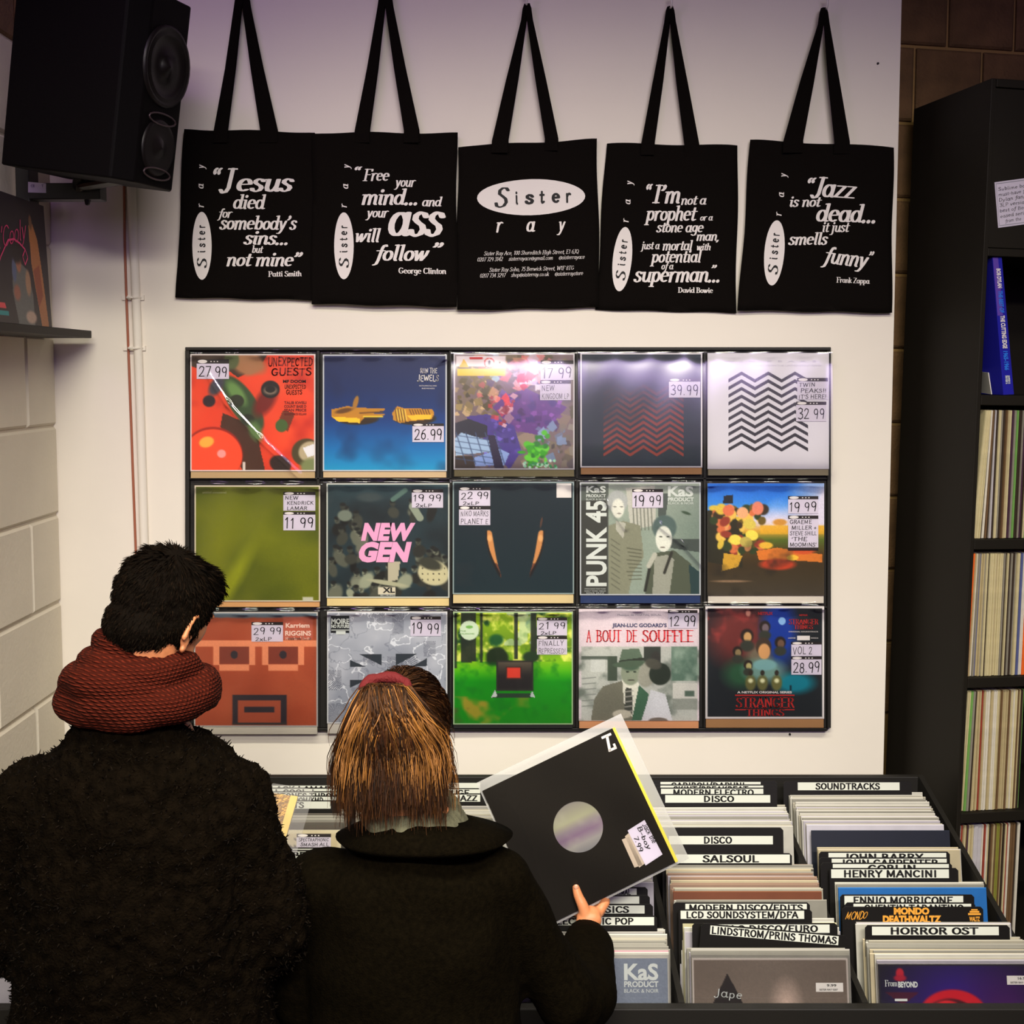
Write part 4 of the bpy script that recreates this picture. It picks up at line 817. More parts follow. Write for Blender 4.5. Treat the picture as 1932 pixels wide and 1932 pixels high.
def titles(i, t):
    mp = wm(.0013); mq = wm(.0019)
    def T(mt, *L, name='title_print'):
        m = M()
        for e in L:
            kind, s, x0, x1, y, h = e[:6]; y1 = e[6] if len(e) > 6 else y
            if kind == 's': sans(m, s, (x0, y), (x1, y1), h, mp, .035)
            elif kind == 'l': sans(m, s, (x0, y), (x1, y1), h, mp, .0)
            elif kind == 'r': serif(m, s, (x0, y), (x1, y1), h, mp, shear=0)
            elif kind == 'h': hand(m, s, (x0, y), (x1, y1), h, mp, w=.08)
            elif kind == 'b': put(m, [[(a + b * .22, b) for a, b in p] for p in sans_text(s, .06)], (x0, y), (x1, y1), h, mp)
            elif kind == 'f': rect(m, s[0], s[1], s[2], s[3], mp)
        return m.build(name, mt, t)
    if i == 0:
        T(m_dark, ('s', 'MF DOOM', 534, 577, 722, 5.5), ('h', 'UNEXPECTED', 537, 577, 733, 7), ('h', 'GUESTS', 540, 570, 744, 8)); T(K('dark_red_ink', (120, 30, 24), .6), ('h', 'UNEXPECTED', 506, 590, 690, 15), ('h', 'GUESTS', 512, 588, 708, 13), ('s', 'TALIB KWELI', 536, 578, 762, 5), ('s', 'COUNT BASS D', 536, 578, 769, 5), ('s', 'SEAN PRICE', 536, 578, 776, 5), ('s', 'GHOSTFACE KILLAH', 536, 578, 783, 4))
    if i == 1: T(m_ink, ('h', 'RUN THE', 793, 825, 704, 9), ('h', 'JEWELS', 787, 828, 719, 11), ('l', 'INSTRUMENTALS AND', 791, 824, 729, 2.4), ('l', 'REMIXES', 796, 820, 734, 2.4))
    if i == 5: T(K('faint_ink', (170, 172, 120), .6), ('l', 'untitled unmastered.', 382, 428, 931, 4.5))
    if i == 6: T(mt_pink, ('b', 'NEW', 681, 784, 1018, 31), ('b', 'GEN', 677, 777, 1058, 35)); T(m_dark, ('s', 'XL', 722, 745, 1118, 10)); T(mt_pale, ('l', 'RECORDINGS', 718, 746, 1125, 4))
    if i == 7: T(m_ink, ('f', (1050, 912, 1078, 939), 0, 0, 0, 0), name='blank_sticker')
    if i == 8:
        m = M(); put(m, sans_text('PUNK 45', .03), (1143, 1106), (1143, 945), 38, mp); m.build('title_print', mt_pale, t)
        T(mt_pale, ('s', 'KaS', 1106, 1143, 929, 12), ('s', 'PRODUCT', 1106, 1143, 938, 5.5), ('l', 'BLACK & NOIR', 1106, 1143, 944, 4), ('s', 'KaS', 1260, 1308, 936, 19), ('s', 'PRODUCT', 1260, 1309, 945.5, 7), ('l', 'BLACK & NOIR', 1260, 1309, 951.5, 4.4), ('l', 'STRIKE BACK POST PUNK', 1103, 1143, 1112, 2), ('l', 'EARLY YEARS 1980-83', 1103, 1143, 1116, 2), ('l', 'SOUL JAZZ', 1106, 1140, 1120, 2.5))
    if i == 4: T(K('faint_grey', (206, 202, 216), .6), ('l', 'T  W  I  N    P  E  A  K  S', 1345, 1540, 683, 3), ('l', 'MUSIC FROM THE LIMITED EVENT SERIES', 1424, 1550, 691, 3))
    if i == 10: T(K('peach_ink', (246, 214, 196), .6), ('s', 'Karriem', 539, 584, 1184, 8.5), ('s', 'RIGGINS', 538, 587, 1199, 9), ('h', 'Headnod Suite', 539, 587, 1207, 5))
    if i == 11: T(mt_pale, ('s', 'MOIRE', 625, 659, 1177, 10), ('s', 'NO FUTURE', 625, 659, 1184.5, 6), ('f', (625, 1188, 659, 1189.5), 0, 0, 0, 0), ('f', (634, 1190.5, 652, 1197), 0, 0, 0, 0))
    if i == 12: T(K('green_ink', (120, 170, 90), .6), ('l', 'THE', 868, 879, 1192, 3), ('l', 'AVALANCHES', 865, 895, 1197, 3))
    if i == 13: T(mt_red, *[('r', s_, a, b, 1211, 22) for s_, a, b in (('A', 1106, 1116), ('BOUT', 1124, 1173), ('DE', 1181, 1203), ('SOUFFLE', 1211, 1309))]); T(mt_navy, ('s', "JEAN-LUC GODARD'S", 1155, 1258, 1183, 7)); T(mt_grey, ('l', 'Musique de MARTIAL SOLAL', 1165, 1248, 1162, 4))
    if i == 14:
        T(mt_redk, ('f', (1387, 1310.5, 1499, 1313), 0, 0, 0, 0), ('f', (1387, 1338, 1407, 1340), 0, 0, 0, 0), ('f', (1480, 1338, 1499, 1340), 0, 0, 0, 0), ('r', 'STRANGER', 1388, 1499, 1335, 19), ('r', 'THINGS', 1407, 1480, 1351, 13), ('s', 'NETFLIX', 1430, 1458, 1160, 5.5), ('s', 'NETFLIX', 1508, 1524, 1162, 3), ('r', 'STRANGER', 1488, 1544, 1178, 10), ('r', 'THINGS', 1498, 1534, 1187, 8))
        T(m_ink, ('s', 'A NETFLIX ORIGINAL SERIES', 1391, 1494, 1308, 4), ('f', (1504, 1199.5, 1528, 1208), 0, 0, 0, 0), ('l', 'ORIGINAL SOUNDTRACK', 1488, 1544, 1193, 2.5), ('l', 'LAKESHORE', 1487, 1501, 1205, 2.6), ('l', 'INVADA', 1530, 1544, 1205, 2.6))
CREASE = {0: ((392, 705, 430, 762), (430, 762, 492, 828), (492, 828, 565, 896)), 8: ((1124, 900, 1148, 948), (1148, 948, 1180, 994), (1246, 990, 1290, 1024), (1290, 1024, 1324, 1062)), 1: ((800, 700, 842, 672),)}
def plastic(t, x0, x1, y0, y1, seed):
    r = random.Random(seed); n = 84; vs = []; fs = []; ph = [r.uniform(0, 6) for _ in range(8)]; cr = r.uniform(.1, .9), r.uniform(.3, 1.2)
    for a in range(n + 1):
        for b in range(n + 1):
            u, v = b / n, (a / n) ** 1.25; p = P(x0 + (x1 - x0) * u, y0 + (y1 - y0) * v, YA - .004)
            d = .0012 * math.sin(u * 5 + ph[0]) * math.sin(v * 4 + ph[1]) + .0005 * math.sin(u * 19 + v * 7 + ph[2]) * (1 - v)
            d += .0055 * math.exp(-((v - .02) / .05) ** 2) * (1 + .4 * math.sin(u * 23 + ph[3])) - .004 * math.exp(-(v / .02) ** 2)
            d += .0012 * math.exp(-(min(u, 1 - u) / .03) ** 2) + .0025 * math.exp(-((u - .95) ** 2 + (v - .05) ** 2) / .003) + .002 * math.exp(-((u - .04) ** 2 + (v - .03) ** 2) / .002)
            if seed - 50 in (2, 3, 4): d += .013 * (1 - math.exp(-v / .2)) - .0125 * max(0, (v - .75) / .25) ** 2 + .0012 * math.sin(u * 7 + ph[4]) * (1 - v)
            for (ax, ay, bx_, by) in CREASE.get(seed - 50, ()):
                qx, qy = x0 + (x1 - x0) * u, y0 + (y1 - y0) * v; dx, dy = bx_ - ax, by - ay; t_ = max(0, min(1, ((qx - ax) * dx + (qy - ay) * dy) / (dx * dx + dy * dy)))
                e_ = math.hypot(qx - ax - t_ * dx, qy - ay - t_ * dy); d += .0030 * math.exp(-(e_ / 5.5) ** 2)
            p.y -= d + .001; vs.append(p)
    for a in range(n):
        for b in range(n): i = a * (n + 1) + b; fs.append((i, i + n + 1, i + n + 2, i + 1))
    m = M(); m.add(vs, fs); return m.build('plastic_sleeve', m_plastic_top if seed - 50 in (2, 3, 4) else m_clear, t, smooth=True)
for i, (x0, x1, y0, y1, ys, sc_, fn, lb) in enumerate(COV):
    q = P((x0 + x1) / 2, ys, YA); t = thing('record_sleeve', q, lb, 'record sleeve', 'covers on the wall display')
    m = M(); m.slab(P(x0 + 1, ys, YA + .004), P(x1 - 1, ys, YA + .004), P(x1 - 1, y0 + 6, YA + .004), P(x0 + 1, y0 + 6, YA + .004), .007)
    m.build('backing_board', K('backing_%d%d%d' % sc_, sc_, .6), t)
    m = M(); m.slab(P(x0, y1, YA + .0003), P(x1, y1, YA + .0003), P(x1, y0, YA + .0003), P(x0, y0, YA + .0003), .0034); m.build('jacket', m_white, t)
    c = fn(); art_mesh(c, lambda u, v: P(x0 + (x1 - x0) * u, y0 + (y1 - y0) * v, YA), 'cover_print', t)
    titles(i, t)
    for tg in TAGS[i]: price_tag(t, *tg, wm(.0022), wm(.0028), foot=(i == 9 and tg[2] > 970))
    plastic(t, x0 - 5, x1 + 5, y0 - 9, ys + 1, 50 + i)
# ================================================================ record browser (slanted rack)
ZF, YF, SL = .837, 2.46, .2778
zt = lambda Y: ZF + (Y - YF) * SL
CCF = [-.905, -.55, -.195, .155, .515, .88]; CSH = [.02, 0, -.02, -.035, -.06, -.10]
cx = lambda i, Y: CCF[i] + CSH[i] * (Y - YF)
def solveY(py, x, dz=0):
    lo, hi = 2.3, 3.3
    for _ in range(40):
        mid = (lo + hi) / 2
        if proj((x, mid, zt(mid) + dz))[1] > py: lo = mid
        else: hi = mid
    return (lo + hi) / 2
TILT = RAD(13)
RSZ = .318
def rec_mesh(name, col, th=.0031, h=RSZ, ed=None):
    mt = K('sleeve_%d_%d_%d' % col, col, .42, var=.06, vscale=30); e = ed or col
    m2 = K('edge_%d_%d_%d' % e, e, .45)
    me = bpy.data.meshes.new(name); x = RSZ / 2
    vs = [(-x, 0, 0), (x, 0, 0), (x, th, 0), (-x, th, 0), (-x, 0, h), (x, 0, h), (x, th, h), (-x, th, h), (-x, th * .5, h + .0016), (x, th * .5, h + .0016)]
    fs = [(0, 1, 5, 4), (2, 3, 7, 6), (0, 3, 2, 1), (4, 5, 9, 8), (8, 9, 6, 7), (1, 2, 6, 9, 5), (3, 0, 4, 8, 7)]
    me.from_pydata(vs, [], fs); me.materials.append(mt); me.materials.append(m2)
    for i in (3, 4): me.polygons[i].material_index = 1
    me.update(); return me
RC = {'w': (206, 204, 192), 'c': (196, 184, 150), 'g': (150, 148, 136), 'd': (96, 90, 80), 'k': (40, 38, 34), 'b': (150, 122, 102), 'l': (186, 182, 190), 'y': (212, 204, 160), 'n': (176, 170, 152), 'br': (122, 66, 36), 'bl': (28, 110, 190), 'gr': (130, 170, 110), 'p': (214, 150, 160), 'nt': (22, 28, 44), 'wl': (214, 210, 222), 'sm': (168, 166, 160)}
RC = {k: tuple(int(q * .9) for q in v) for k, v in RC.items()}
RM = {k: rec_mesh('record_sleeve', v, ed=tuple(min(255, int(q * 1.12 + 14)) for q in v)) for k, v in RC.items()}
TOT = [0]
def rec(ci, Y, key, label, group, dx=0, dz=0, rz=0, mesh=None):
    o = bpy.data.objects.new('record_sleeve', mesh or RM[key]); COL.objects.link(o)
    h = RSZ * math.cos(TILT); zz = zt(Y) + dz - h
    o.location = (cx(ci, Y) + dx, Y - RSZ * math.sin(TILT), zz); o.rotation_euler = (-TILT, 0, rz)
    ORG[o.name] = Vector(o.location); TOT[0] += 1
    return tag(o, label, 'record sleeve', group)
def fill(ci, y0, y1, n, keys, where):
    g = 'record sleeves in the ' + where
    n = round(n * 1.3)
    for k in range(n):
        py = y0 + (y1 - y0) * (k + .5) / n; Y = solveY(py, cx(ci, 2.7))
        rec(ci, Y, random.choice(keys), 'thin record sleeve packed upright in the ' + where, g, random.uniform(-.005, .005), random.uniform(-.004, .004), random.uniform(-.005, .005))
def divider(ci, text, ytop, x0, x1, label, sh=.0185, card=None, tx=None, rot=0, group='divider cards in the record browser', txm=None, stripmat=None, cardh=.0022, bold=.03, lines_=None):
    """black card with a white strip; ytop = picture row of the strip's top edge"""
    X0 = cx(ci, 2.7); up = .026; Y = solveY(ytop, X0, up)
    zT = zt(Y) + up; c0, c1 = card or (x0 - 10, x1 + 10)
    def W_(px, dz, o=0): 
        s = (px - CX) / F; zz = zT + dz; zc = Y * math.cos(PT) - (zz - CAMZ) * math.sin(PT)
        return Vector((s * zc, Y - o + dz * math.tan(TILT) * .6, zz))
    a, b = W_(c0, 0).x, W_(c1, 0).x; base = Vector(((a + b) / 2, Y, zT - .30))
    t = thing('divider_card', base, label, 'divider card', group)
    ra = RAD(rot); pv = Vector(((a + b) / 2, Y, zT))
    def Rt(p):
        d = p - pv; return pv + Vector((d.x * math.cos(ra) + d.z * math.sin(ra) * -1, d.y, d.x * math.sin(ra) + d.z * math.cos(ra)))
    mm = M(); q = lambda x, dz, o: Rt(Vector((x, Y - o + dz * .14, zT + dz)))
    r_ = min(.006, cardh + .003)
    pts = [(a, -.3), (b, -.3), (b, cardh - r_), (b - r_, cardh), (a + r_, cardh), (a, cardh - r_)]
    n = len(pts); vs = [q(x, z, 0) for x, z in pts] + [q(x, z, -.0014) for x, z in pts]
    mm.add(vs, [tuple(range(n)), tuple(range(2 * n - 1, n - 1, -1))] + [(i, n + i, n + (i + 1) % n, (i + 1) % n) for i in range(n)])
    mm.build('card', m_plast, t)
    sa, sb = W_(x0, 0).x, W_(x1, 0).x
    lw = sb - sa
    mpl = lambda x, y: q(sa + x * lw, -y * sh, .0006)
    st = t
    if stripmat is not None or text is not None and txm is None:
        mm = M(); mm.add([mpl(0, 1), mpl(1, 1), mpl(1, 0), mpl(0, 0)], [(0, 1, 2, 3)]); st = mm.build('label_strip', stripmat or m_paper, t)
    if text and text.strip():
        mpt = lambda x, y: q(sa + x * lw, -y * sh, .0011); mm = M()
        if tx: f0, f1 = (tx[0] - x0) / (x1 - x0), (tx[1] - x0) / (x1 - x0)
        else: f0, f1 = .1, .9
        pl = stroke_text(text, .11, .10, False, 0, .05); xs = [p_[0] for q_ in pl for p_ in q_]; xa, xb = min(xs), max(xs)
        for p_ in pl: mm.add([mpt(f0 + (x - xa) / (xb - xa) * (f1 - f0), .86 - y * .74) for x, y in p_], [tuple(range(len(p_)))])
        mm.build('lettering', txm or m_dark, st)
    return t, q, Y, zT, W_
W1 = ['w', 'w', 'n', 'c', 'y', 'l', 'g', 'w', 'g']; W2 = ['n', 'b', 'g', 'c', 'd', 'b', 'n', 'l']; W3 = ['w', 'w', 'l', 'n', 'w', 'g', 'w']
# column 5: soundtracks
C5 = 'soundtracks column at the right end of the browser'
divider(5, 'SOUNDTRACKS', 1476, 1505, 1697, 'black divider card reading SOUNDTRACKS at the back of the right column', card=(1478, 1720), tx=(1538, 1660))
fill(5, 1496, 1553, 22, W3, C5)
rec(5, solveY(1557, .86), 'wl', 'plain white sleeve halfway down the soundtracks column', None, dx=.002)
rec(5, solveY(1568, .86), 'nt', 'dark night blue sleeve in front of the plain white one in the soundtracks column', None, dx=.006)
fill(5, 1598, 1607, 3, W1, C5)
divider(5, 'JOHN BARRY', 1609, 1563, 1785, 'divider card farthest back of the four stacked below the night blue sleeve', card=(1545, 1792), tx=(1590, 1742))
divider(5, 'JOHN CARPENTER', 1620, 1569, 1786, 'second divider card of the four below the night blue sleeve', card=(1545, 1792), tx=(1584, 1770))
divider(5, 'GOBLIN', 1630, 1571, 1790, 'divider card with a six letter name, third of four below the night blue sleeve', card=(1548, 1796), tx=(1637, 1727))
divider(5, 'HENRY MANCINI', 1640, 1568, 1790, 'front divider card of the four below the night blue sleeve', card=(1565, 1808), tx=(1592, 1766))
fill(5, 1662, 1673, 5, W3, C5)
rec(5, solveY(1676, .87), 'bl', 'bright blue record sleeve in the soundtracks column', None)
divider(5, 'ENNIO MORRICONE', 1690, 1593, 1817, 'divider card standing directly in front of the bright blue sleeve', card=(1585, 1838), tx=(1610, 1798))
divider(5, 'QUENTIN TARANTINO', 1705, 1610, 1832, 'mostly hidden divider card behind the black one with yellow lettering', card=(1594, 1840), tx=(1630, 1818))
m_org = K('yellow_ink', (236, 166, 60), .5)
t, q, Y, zT, W_ = divider(5, None, 1713, 1594, 1852, 'plain black divider card with yellow orange lettering and a small yellow emblem', card=(1589, 1855))
mm = M(); k = lambda px: W_(px, 0).x
mpt = lambda px, dz: q(k(px), dz, .0011)
put(mm, sans_text('MONDO', .05), (k(1686), -.021), (k(1753), -.021), .015, lambda x, z: q(x, -.042 - z, .0011))
def wr_(s, px0, px1, zb, h, fn):
    pl = fn; xs = [a for p_ in pl for a, b in p_]; xa, xb = min(xs), max(xs); A, B = k(px0), k(px1)
    for p_ in pl: mm.add([q(A + (x - xa) / (xb - xa) * (B - A), zb + y * h, .0011) for x, y in p_], [tuple(range(len(p_)))])
mm = M(); wr_('', 1686, 1753, -.012, .013, sans_text('MONDO', .06)); wr_('', 1665, 1775, -.029, .014, sans_text('DEATHWALTZ', .06)); wr_('', 1594, 1637, -.022, .015, stroke_text('MONDO', .06, .06, False, .5, -.05, .08)); wr_('', 1828, 1848, -.026, .009, sans_text('WALTZ', .04))
for a_, b_, c_, d_ in ((1826, 1850, -.014, -.010), (1829, 1847, -.009, -.0055), (1832, 1844, -.0045, -.002)): mm.add([mpt(a_, c_), mpt(b_, c_), mpt(b_, d_), mpt(a_, d_)], [(0, 1, 2, 3)])
mm.build('yellow_lettering', m_org, t)
fill(5, 1742, 1748, 3, W3, C5)
divider(5, 'HORROR OST', 1748, 1645, 1884, 'divider card reading HORROR OST near the front of the right column', card=(1632, 1905), tx=(1680, 1846), sh=.017)
fill(5, 1768, 1810, 13, W1, C5)
# column 4: disco
C4 = 'disco column of the browser'
for tx_, y_, a_, b_, t0, t1, lb in (('CARIBOU/DAPHNI', 1475, 1246, 1435, 1266, 1404, 'rearmost divider card of the disco column'), ('SKINT/BREAKBEAT', 1482, 1246, 1440, 1270, 1412, 'second rearmost divider card of the disco column'), ('MODERN ELECTRO', 1488, 1247, 1440, 1270, 1422, 'divider card reading MODERN ELECTRO behind the disco card'), ('DISCO', 1500, 1255, 1453, 1328, 1385, 'divider card reading DISCO at the back of its column')):
    divider(4, tx_, y_, a_, b_, lb, card=(1225, 1466), tx=(t0, t1), sh=.0175)
fill(4, 1518, 1558, 16, W3, C4)
divider(4, 'DISCO', 1577, 1262, 1458, 'divider card reading DISCO with a tall black top, halfway down its column', card=(1225, 1478), tx=(1328, 1381), cardh=.018)
divider(4, 'SALSOUL', 1612, 1275, 1490, 'divider card reading SALSOUL in front of the black halfway card', card=(1250, 1494), tx=(1325, 1432))
fill(4, 1631, 1680, 20, W2, C4)
rec(4, solveY(1683, .5), 'br', 'chestnut brown record sleeve in the disco column', None)
fill(4, 1697, 1702, 3, ['gr', 'w', 'g'], C4)
divider(4, 'MODERN DISCO/EDITS', 1705, 1293, 1522, 'divider card in front of the chestnut brown sleeve', card=(1270, 1528), tx=(1300, 1515), sh=.0165)
divider(4, 'LCD SOUNDSYSTEM/DFA', 1718, 1284, 1517, 'divider card with a slash, second in front of the chestnut brown sleeve', card=(1280, 1532), tx=(1295, 1506), sh=.0165)
fill(4, 1736, 1744, 4, W1, C4)
divider(4, 'ITALO DISCO/EURO', 1744, 1326, 1565, 'divider card reading ITALO DISCO behind the tilted card', card=(1306, 1580), tx=(1345, 1543), sh=.0165)
fill(4, 1752, 1756, 2, W1, C4)
divider(4, 'LINDSTROM/PRINS THOMAS', 1756, 1340, 1583, 'tilted divider card just behind the front sleeve of the disco column', card=(1322, 1600), tx=(1343, 1580), rot=-5, sh=.0175)
fill(4, 1788, 1798, 4, ['sm', 'l', 'g', 'sm'], C4)
# column 3: electronic
C3 = 'column behind the held black record'
fill(3, 1500, 1668, 34, W3, C3)
divider(3, 'A MINIMAL', 1676, 1010, 1201, 'pale divider card with tiny print, half hidden by the held record', card=(985, 1222), tx=(1140, 1190), sh=.0150, bold=0)
divider(3, ' ', 1691, 1012, 1206, 'blank divider card right of the hand', card=(988, 1226), sh=.0150)
divider(3, 'CLASSICS', 1708, 1016, 1216, 'divider card reading CLASSICS behind the fingers', card=(990, 1232), tx=(1088, 1187), sh=.0165)
divider(3, 'ELECTRONIC POP', 1730, 1020, 1234, 'divider card reading ELECTRONIC POP behind the wrist', card=(995, 1240), tx=(1040, 1195), sh=.0165)
fill(3, 1750, 1792, 14, ['g', 'sm', 'w', 'g', 'n'], C3)
rec(3, solveY(1795, .16), 'p', 'pink edged sleeve just behind the front grey one', None)
rec(3, solveY(1798, .16), 'w', 'white sleeve just behind the front grey photo sleeve', None)
# column 2, 1, 0
C2 = 'column behind the woman'
for tx_, y_, t0, t1, lb in (('R&B', 1477, 828, 858, 'rearmost divider card right of the woman\'s hair'), ('DELUGE', 1489, 820, 886, 'middle divider card right of the woman\'s hair'), ('NU-JAZZ', 1499, 830, 901, 'divider card reading NU-JAZZ right of the woman\'s hair')):
    divider(2, tx_, y_, 710, 906, lb, card=(688, 918), tx=(t0, t1), sh=.0165)
fill(2, 1517, 1545, 12, ['g', 'n', 'sm', 'w'], C2)
divider(2, ' ', 1566, 700, 908, 'blank strip divider card on tall black card behind the woman', card=(688, 925), cardh=.02, sh=.012)
fill(2, 1580, 1800, 24, W1, C2)
C1 = 'column between the man and the woman'
for tx_, y_, t0, t1, lb in (('BLACK LAMAR', 1482, 500, 624, 'rearmost divider card between the two people'), ('LL COOL J', 1488, 510, 592, 'second divider card between the two people'), ('STONES THROW', 1495, 520, 640, 'third divider card between the two people'), ('MF DOOM/KMD', 1503, 530, 610, 'fourth divider card between the two people'), ('BEATS', 1512, 520, 574, 'front divider card of the rear five between the people')):
    divider(1, tx_, y_, 440, 636 if y_ < 1510 else 624, lb, card=(420, 642), tx=(t0, t1), sh=.0165)
fill(1, 1529, 1556, 8, ['d', 'g', 'd'], C1)
for tx_, y_, t0, t1, lb in ((' ', 1601, 0, 0, 'blank divider card just below the cream tagged sleeve'), ('THE CURE', 1606, 480, 577, 'divider card reading CURE below the cream tagged sleeve'), ('E', 1615, 520, 550, 'divider card squeezed below the CURE one'), ('SMOG', 1626, 510, 595, 'divider card with a four letter word beside the man\'s elbow'), ('DRAWN', 1637, 520, 590, 'lowest lettered divider card beside the man\'s elbow'), (' ', 1647, 0, 0, 'blank divider card lowest beside the man\'s elbow')):
    divider(1, tx_, y_, 450, 614, lb, card=(410, 640), tx=(t0, t1) if t0 else None, sh=.0165)
fill(1, 1675, 1802, 18, ['b', 'n', 'c', 'd'], C1)
fill(0, 1500, 1800, 14, W1, 'column behind the man')
# printed fronts
def front(ci, py, build, label, dx=0):
    Y = solveY(py, cx(ci, YF)); h = RSZ * math.cos(TILT); X = Matrix.Translation((cx(ci, Y) + dx, Y - RSZ * math.sin(TILT), zt(Y) - h)) @ Matrix.Rotation(-TILT, 4, 'X')
    t = thing('record_sleeve', X.translation, label, 'record sleeve', 'front sleeves of the browser columns'); w_ = .311
    m = M(); m.box(-w_ / 2, w_ / 2, 0, .004, 0, w_, X); m.build('jacket', m_white, t)
    cr = lambda u, v, o=.0004: X @ Vector(((u - .5) * w_, -o, (1 - v) * w_))
    build(t, cr)
    m = M(); m.slab(X @ Vector((-.163, -.003, .0)), X @ Vector((.163, -.003, .0)), X @ Vector((.163, -.0015, .322)), X @ Vector((-.163, -.0015, .322)), .0002); m.build('plastic_sleeve', m_clear, t)
    return t
def sticker(t, cr, u0, v0, u1, v1, s):
    m = M(); rect(m, u0, v0, u1, v1, lambda x, y: cr(x, y, .0010)); st = m.build('price_sticker', m_white, t)
    m = M(); sans(m, s, (u0 + (u1 - u0) * .4, v0 + (v1 - v0) * .42), (u1 - (u1 - u0) * .25, v0 + (v1 - v0) * .42), (v1 - v0) * .28, lambda x, y: cr(x, y, .0014)); sans(m, 'SISTER RAY 0207', (u0 + (u1 - u0) * .12, v1 - (v1 - v0) * .15), (u1 - (u1 - u0) * .2, v1 - (v1 - v0) * .15), (v1 - v0) * .2, lambda x, y: cr(x, y, .0014)); m.build('lettering', m_dark, st)
def b_kas(t, cr):
    c = a_mono(); c.n
    c2 = Cv(bg=(140, 150, 164)); c2.mix((110, 120, 136), np.clip(c2.U, 0, 1) * .5); c2.poly([(.0, .2), (.2, .2), (.26, 1), (0, 1)], (200, 198, 190)); c2.poly([(.26, .22), (.34, .22), (.4, 1), (.3, 1)], (60, 60, 56)); c2.blob(.7, .8, .12, .07, (60, 130, 70), .8); c2.blob(.6, .6, .3, .2, (110, 118, 112), .9, a=.7); c2.grain(.1)
    art_mesh(c2, cr, 'cover_print', t)
    m = M(); f = lambda x, y: cr(x, y, .0009); sans(m, 'KaS', (.72, .13), (.94, .13), .1, f, .03); sans(m, 'PRODUCT', (.72, .175), (.94, .175), .035, f, .03); sans(m, 'BLACK & NOIR', (.72, .21), (.94, .21), .024, f, 0); m.build('title_print', mt_pale, t)
    sticker(t, cr, .46, .1, .65, .2, '19.99')
def b_jape(t, cr):
    c = Cv(bg=(116, 104, 92)); c.mix((92, 80, 68), np.abs(c.U - .5) * .8); c.mix((170, 150, 136), np.clip(c.V - .1, 0, .3) * .9); c.blob(.6, .3, .07, .12, (200, 176, 160), .9, a=.6); c.poly([(.225, .09), (.36, .35), (.09, .35)], (34, 28, 24)); c.grain(.1); c.border(.008, (190, 180, 170))
    art_mesh(c, cr, 'cover_print', t); m = M(); hand(m, 'Jape', (.135, .235), (.315, .25), .05, lambda x, y: cr(x, y, .0009)); m.build('title_print', mt_pale, t); sticker(t, cr, .79, .15, .965, .205, '9.99')
def b_beyond(t, cr):
    c = Cv(bg=(20, 18, 30)); c.blob(.5, .25, .35, .3, (50, 20, 120), 1, a=.8); c.blob(.8, .3, .2, .2, (70, 20, 90), 1, a=.6); c.blob(.47, .32, .22, .165, (206, 22, 40), .08, a=1); c.blob(.45, .34, .17, .13, (70, 8, 24), .1); c.blob(.43, .27, .085, .05, (226, 34, 44), .3); c.blob(.14, .055, .025, .03, (190, 30, 50), .4); c.blob(.14, .085, .04, .02, (170, 24, 48), .5); c.poly([(.04, .17), (.26, .17), (.15, .25)], (90, 20, 34), .7); c.blob(.08, .32, .06, .04, (190, 26, 60), .3); c.border(.008, (40, 36, 40))
    art_mesh(c, cr, 'cover_print', t); m = M(); f = lambda x, y: cr(x, y, .0009); serif(m, 'From', (.04, .135), (.12, .135), .038, f, shear=0); sans(m, 'BEYOND', (.125, .14), (.25, .14), .034, f, .05); rect(m, .1, .21, .18, .225, f); m.build('title_print', mt_pale, t); sticker(t, cr, .82, .07, .995, .125, '16.99')
front(3, 1801, b_kas, 'front sleeve with grey photo print and white three letter title, right of the raised sleeve')
front(4, 1801, b_jape, 'front sleeve of the disco column, brown with a black triangle')
front(5, 1812, b_beyond, 'front sleeve of the right column, dark with a glowing red eye shape')
def b_cream(t, cr):
    c = Cv(n=60, bg=(206, 192, 156)); c.border(.03, (222, 212, 180)); c.mix((190, 170, 140), c.fbm(3, 4) - .4); c.poly([(.62, .115), (.645, .15), (.67, .13), (.67, .1), (.645, .12)], (40, 34, 24)); c.poly([(.645, .045), (.645, .075), (.67, .08), (.67, .06)], (40, 34, 24)); art_mesh(c, cr, 'cover_print', t)
    price_tag(t, .67 * 240, .925 * 240, .027 * 240, .052 * 240, .155 * 240, ['SPECTRAPHONIC', ' SMASH ALL', ' THAT JAZZ'], lambda x, y: cr(x / 240, y / 240, .001), lambda x, y: cr(x / 240, y / 240, .0016))
front(1, 1560, b_cream, 'cream sleeve with a handwritten price tag between the two people')

# ---- rack carcass
rk = thing('record_browser', (0, 2.7, 0), 'long black slanted record browser with six columns under the white wall', 'record rack')
ZB = P(900, 1462, 3.07).z
def rx(f, Y): return f + (.02 if f < -1 else -.10) * (Y - YF)
xL, xR = -1.12, 1.075
m = M(); m.box(xL, rx(xR, 3.07), 3.055, 3.075, .0, ZB); m.build('back_panel', m_black, rk, bevel=.002)
zF = P(900, 1889, 2.425).z
m = M(); m.box(xL, xR, 2.395, 2.42, .0, zF); m.build('front_panel', m_black, rk, bevel=.003)
m = M(); m.add([(xL, 2.42, .47), (xR, 2.42, .47), (rx(xR, 3.06), 3.06, .645), (xL, 3.06, .645), (xL, 2.42, .455), (xR, 2.42, .455), (rx(xR, 3.06), 3.06, .63), (xL, 3.06, .63)], [(0, 1, 2, 3), (7, 6, 5, 4), (0, 4, 5, 1), (1, 5, 6, 2), (2, 6, 7, 3), (3, 7, 4, 0)]); m.build('slanted_base', m_black, rk)
